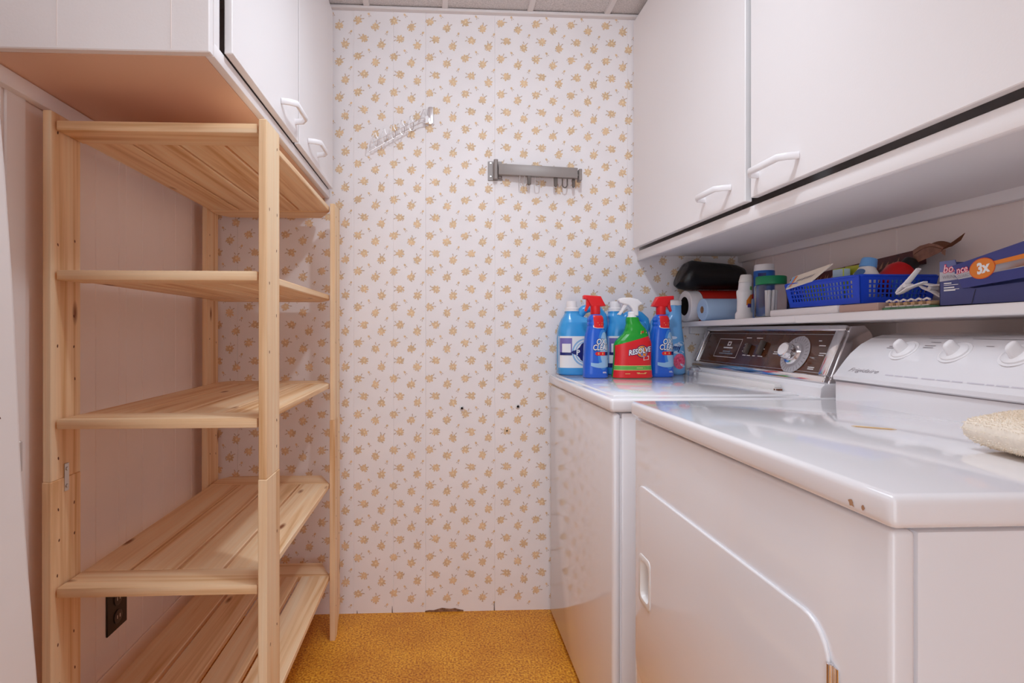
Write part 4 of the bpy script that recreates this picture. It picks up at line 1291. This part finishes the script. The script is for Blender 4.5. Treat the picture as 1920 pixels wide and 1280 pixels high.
def clip(label, p0, ang, tilt, scale=1.0):
    bm = B()
    o = []
    M = Matrix.Translation(p0) @ Matrix.Rotation(ang, 4, 'Z') @ Matrix.Rotation(tilt, 4, 'Y') @ Matrix.Scale(scale, 4)
    for s in (1, -1):
        pts = [(-.045, 0, s * .002), (-.030, 0, s * .006), (-.005, 0, s * .0075), (.020, 0, s * .014), (.045, 0, s * .021)]
        rings = []
        for (x, y, z), wd, th in zip(pts, (.005, .007, .009, .008, .007), (.0022, .003, .0036, .003, .0024)):
            rings.append([M @ Vector((x, y + wd * a, z + th * b2)) for a, b2 in ((1, .5), (.6, 1), (-.6, 1), (-1, .5), (-1, -.5), (-.6, -1), (.6, -1), (1, -.5))])
        loft(bm, rings)
    cyl(bm, M @ Vector((-.004, -.011, 0)), M @ Vector((-.004, .011, 0)), .0055 * scale, 14)
    return tag(obj('clothes_clip', bm, M_wht, smooth=50), label, 'clip', 'white plastic clothes clips on the shelf')
clip('large white plastic clip tilted upward on the pack of clothes pegs', (1.002, 1.127, zs + .0530), -PI / 2, -.50, .78)
clip('white plastic clip lying flat beside the slate blue carton', (1.046, 1.115, zs + .0440), -PI / 2, .30, .78)

# dryer sheet carton with torn open flap
y0b, y1b = .760, 1.050; x0b, x1b = .996, 1.105; zb = SZ(.9) + .0015; hb = .088
c = thing('dryer_sheet_carton', 'slate blue dryer sheet carton with torn open flap and orange oval', 'carton', (1.05, .9, zb))
bm = B(); th = .0012
def shell(a, b2, mi=0): box(bm, a, b2, 0, 1, mi)
shell((x0b, y0b, zb), (x1b, y1b, zb + th)); shell((x0b, y1b - th, zb), (x1b, y1b, zb + hb)); shell((x0b, y0b, zb), (x1b, y0b + th, zb + hb)); shell((x1b - th, y0b, zb), (x1b, y1b, zb + hb))
# front with the torn away right part
poly = [(y1b, zb), (y1b, zb + hb), (y1b - .033, zb + hb), (y1b - .036, zb + hb - .012), (y1b - .041, zb + hb - .020), (y1b - .044, zb + hb - .030), (y1b - .049, zb + .050), (y1b - .054, zb + .034), (y1b - .070, zb + .030), (y0b, zb + .042), (y0b, zb)]
prism(bm, [(p[0], p[1]) for p in poly], 0, th, FR((x0b, 0, 0), (0, 1, 0), (0, 0, 1)))
fcb = lambda y, z: Vector((x0b - .0004, y1b - y, zb + z))
fcb2 = lambda y, z: Vector((x0b - .0008, y1b - y, zb + z))
patch(bm, [(.0005, .048), (.046, .050), (.041, .063), (.0005, .067)], fcb, 1)
patch(bm, [(.0005, .067), (.041, .063), (.036, .077), (.033, .0875), (.0005, .0875)], fcb, 5)
text(bm, 'bou', fcb2, .022, 3, shear=.2, at=(.0245, .0715), bold=.0012, sx=.95); text(bm, 'bou', lambda y, z: fcb2(y, z) - Vector((.0004, 0, 0)), .022, 2, shear=.2, at=(.0245, .0715), bold=-.0002, sx=.95)
text(bm, 'WRINKLE', fcb2, .0098, 4, at=(.0265, .0555), sx=.92)
for zz, l in ((.0425, .016), (.0395, .03), (.034, .022), (.031, .032), (.0285, .024)): patch(bm, [(.010, zz), (.010 + l, zz), (.010 + l, zz + (.0022 if l < .025 else .0010)), (.010, zz + (.0022 if l < .025 else .0010))], fcb2, 2)
patch(bm, [(.0660, .0016), (.0672, .0016), (.0745, .028), (.0733, .028)], fcb2, 6)
obj('box', bm, [M_boxn, M_boxs, M_wht2, M_pinkd, M_ink, mat('slate_carton_top', lin(104, 112, 158), .45), M_blk], c, smooth=None)
# torn flap folded forward and up
bm = B()
o = Vector((x0b - .003, y1b - .040, zb + .030))
du = Vector((-.10, -1, .10)).normalized(); dv = Vector((-.10, .13, 1)).normalized(); nn = du.cross(dv).normalized()
if nn.x > 0: nn = -nn
ff = lambda off: (lambda s, t_: o + du * s + dv * t_ + nn * off)
f0, f1, f2, f3 = ff(0), ff(.0006), ff(.0010), ff(.0014)
poly = [(.012, .0), (.17, -.004), (.17, .058), (.0, .046), (.004, .036), (.001, .026), (.007, .018)]
a_ = [bm.verts.new(f0(*p)) for p in poly]; b_ = [bm.verts.new(ff(-.0012)(*p)) for p in poly]
bm.faces.new(a_); bm.faces.new(b_[::-1])
for i in range(len(poly)): bm.faces.new((a_[i], a_[(i + 1) % 7], b_[(i + 1) % 7], b_[i]))
fix(bm, bm.faces[:])
patch(bm, [(.008, .018), (.17, .014), (.17, .028), (.001, .030)], f1, 1)
patch(bm, [(.07, .016), (.17, .016), (.17, .036), (.07, .036)], f1, 4)
disc(bm, f2, (.062, .028), .027, .0185, 5, 28, .12); disc(bm, ff(.0012), (.062, .028), .0255, .017, 4, 28, .12)
text(bm, '3x', f3, .026, 2, shear=.25, at=(.062, .028), bold=.0012, sx=.95, rot=.05)
text(bm, 'nce', f2, .018, 3, shear=.25, at=(.020, .0345), bold=.0010, rot=.02); text(bm, 'nce', f3, .018, 2, shear=.25, at=(.020, .0345), bold=-.0001, rot=.02)
text(bm, 'GUARD', f2, .0085, 6, shear=.2, at=(.0205, .0225), sx=.95)
obj('flap', bm, [mat('deep_blue_carton', lin(60, 66, 132), .45), M_boxs, M_wht2, M_pinkd, M_orange, mat('red_orange_print', lin(216, 84, 34), .4), M_ink], c, smooth=None)

# ------------------------------------------------------------------ back wall fittings
wx = lambda u, dy=0.0: (u - 821) / 1030 * (D - dy)
wz = lambda v, dy=0.0: 1.10 + (620 - v) / 1030 * (D - dy) * 1.0
# folding wire garment rack
g = thing('garment_hook_rail', 'chrome wire garment hook rail folded against the floral wall', 'hook rail', (wx(805), D, wz(220)))
bm = B(); prism(bm, rrect(.022, .068, .008, 4), 0, .012, FR((wx(807.5), D - .0005, wz(219)), (1, 0, 0), (0, 0, 1)), .003, 2)
box(bm, (wx(797), D - .030, wz(236)), (wx(804), D - .010, wz(222)), .002, 1)
obj('bracket', bm, M_wire, g)
dy = .028
bm = B()
pts = [(802, 230), (790, 231), (694, 285.5), (691, 285), (690.5, 282), (693, 268)]
tube(bm, [(wx(u, dy), D - dy, wz(v, dy)) for u, v in pts], .0021, 8)
pts = [(698, 266), (698.5, 270), (702, 269), (790, 223), (803, 222)]
tube(bm, [(wx(u, dy), D - dy, wz(v, dy)) for u, v in pts], .0021, 8)
obj('arm', bm, M_wire, g)
for k in range(6):
    u0 = 702 + k * 16.6; v0 = 251.5 - k * 8.0
    bm = B()
    pts = [(u0 + 7, v0 + 10, .028), (u0 + 4.5, v0 + 6, .03), (u0 + 3, v0 - 1, .034), (u0 + .5, v0, .036), (u0 - 1, v0 + 8, .038), (u0 - 1, v0 + 20, .040), (u0 + 1.5, v0 + 26, .041), (u0 + 5, v0 + 26, .040), (u0 + 7, v0 + 20, .036), (u0 + 7, v0 + 12, .028)]
    if k == 5: pts = [(u0 + 1, v0 + 16, .028), (u0 + 9, v0 - 5, .026), (u0 + 13, v0 - 6, .02), (u0 + 16, v0 + 8, .016)]
    tube(bm, [(wx(u, d_), D - d_, wz(v, d_)) for u, v, d_ in pts], .0018, 8)
    obj('hook', bm, M_wire, g)

# grey folding drying arm
g = thing('drying_arm', 'grey metal fold-away drying arm with clips on the floral wall', 'drying rack', (wx(927), D, wz(320)))
bm = B(); box(bm, (wx(915), D - .004, wz(338)), (wx(941.5), D - .0003, wz(302)), .001, 1)
for u, v in ((920, 305.5), (920, 330.5), (937, 332)): cyl(bm, (wx(u), D - .004, wz(v)), (wx(u), D - .0065, wz(v)), .004, 12, 1, .0008)
obj('wall_plate', bm, [M_gun, M_steel], g)
dy = .022
bm = B(); cyl(bm, (wx(930, dy), D - dy, wz(335, dy)), (wx(930, dy), D - dy, wz(298, dy)), .0085, 20, bev=.001)
box(bm, (wx(925.5, dy), D - .022, wz(333, dy)), (wx(934.5, dy), D - .002, wz(303, dy)), .001, 1)
obj('hinge', bm, M_gun, g)
bm = B()
a, b2 = Vector((wx(935, dy), D - dy, 0)), Vector((wx(1085, .05), D - .05, 0))
zt0, zb0, zt1, zb1 = wz(306.5, dy), wz(327, dy), wz(313, .05), wz(332.5, .05)
n_ = Vector((b2.y - a.y, -(b2.x - a.x), 0)).normalized() * .011
P = [Vector((p.x, p.y, z)) + n_ * s for p, z, s in ((a, zb0, 1), (b2, zb1, 1), (b2, zb1, -1), (a, zb0, -1), (a, zt0, 1), (b2, zt1, 1), (b2, zt1, -1), (a, zt0, -1))]
v = [bm.verts.new(p) for p in P]; fs = [bm.faces.new([v[i] for i in q]) for q in ((3, 2, 1, 0), (4, 5, 6, 7), (0, 1, 5, 4), (1, 2, 6, 5), (2, 3, 7, 6), (3, 0, 4, 7))]
fix(bm, fs); bmesh.ops.bevel(bm, geom=list({e for f in fs for e in f.edges}), offset=.002, segments=2, profile=.5, affect='EDGES')
obj('arm', bm, M_gun, g)
bm = B(); box(bm, (wx(1086.5, .05), D - .064, wz(337, .05)), (wx(1092.5, .05), D - .030, wz(315, .05)), .002, 1); cyl(bm, (wx(1083, .05), D - .05, wz(326, .05)), (wx(1088, .05), D - .05, wz(326, .05)), .005); obj('end_cap', bm, M_gun, g)
for u, kind in ((980, 1), (1009, 1), (1061, 2)):
    bm = B(); d_ = .036; hw_ = 4.6
    pts = [(u - hw_, 327 + (u - 980) * .045), (u - hw_, 342 + (u - 980) * .03), (u - hw_ * .7, 345.5 + (u - 980) * .03), (u, 347 + (u - 980) * .03), (u + hw_ * .7, 345.5 + (u - 980) * .03), (u + hw_, 342 + (u - 980) * .03), (u + hw_, 327 + (u - 980) * .045)]
    tube(bm, [(wx(p, d_), D - d_, wz(q, d_)) for p, q in pts], .0016 if kind == 1 else .0024, 8)
    obj('clip', bm, M_steel if kind == 1 else M_gund, g)
for u, v0, v1, w_ in ((993, 328, 346, 3.6), (1043.5, 330, 348.5, 3.4), (1077.5, 331.5, 350, 2.6)):
    bm = B(); d_ = .040
    prism(bm, [(-w_ / 480, 0), (w_ / 480, 0), (w_ / 500, -(v1 - v0) / 500 + .004), (0, -(v1 - v0) / 495), (-w_ / 600, -(v1 - v0) / 500 + .004)], -.005, .005, FR((wx(u, d_), D - d_, wz(v0, d_)), (1, 0, 0), (0, 0, 1)), .001, 1)
    obj('hook', bm, M_gund, g)

for u, v, lb_ in ((866, 765, 'small steel wall anchor in the floral wall, farther from the washer'), (971.5, 762.5, 'small steel wall anchor in the floral wall, nearer to the washer')):
    bm = B(); Mx = FR((wx(u), D + .002, wz(v)), (1, 0, 0), (0, 0, 1))
    lathe(bm, [(.0085, .0), (.0085, .004), (.0075, .0058), (.005, .0062), (.0045, .0040), (.0005, .0038)], Mx, 20)
    for f in bm.faces:
        c_ = f.calc_center_median()
        if math.hypot(c_.x - wx(u), c_.z - wz(v)) < .0042: f.material_index = 1
    tag(obj('wall_anchor', bm, [M_steel, M_hole]), lb_, 'screw', 'wall anchors')

# outlet and small slot on the left wall
t = thing('wall_outlet', 'dark brown wall outlet on the wall behind the pine shelf unit', 'outlet', (XL, 1.505, .36))
bm = B(); box(bm, (XL, 1.461, .304), (XL + .005, 1.551, .420), .0015, 1); obj('plate', bm, M_off, t)
for zz in (.338, .386):
    bm = B(); lathe(bm, [(.018, 0), (.018, .0025), (.016, .003)], FR((XL + .005, 1.506, zz), (0, 1, 0), (0, 0, 1)), 24)
    for yy in (1.500, 1.512): box(bm, (XL + .0078, yy - .001, zz - .004), (XL + .0084, yy + .001, zz + .005), 0, 1, 1)
    obj('socket', bm, [mat('dark_socket', lin(70, 58, 54), .3), M_wht], t)
bm = B(); box(bm, (XL + .006, 1.61, .128), (XL + .0085, 1.675, .152), .001, 1)
tag(obj('wall_jack', bm, M_off), 'small black plate low on the wall just above the bottom shelf', 'plate')
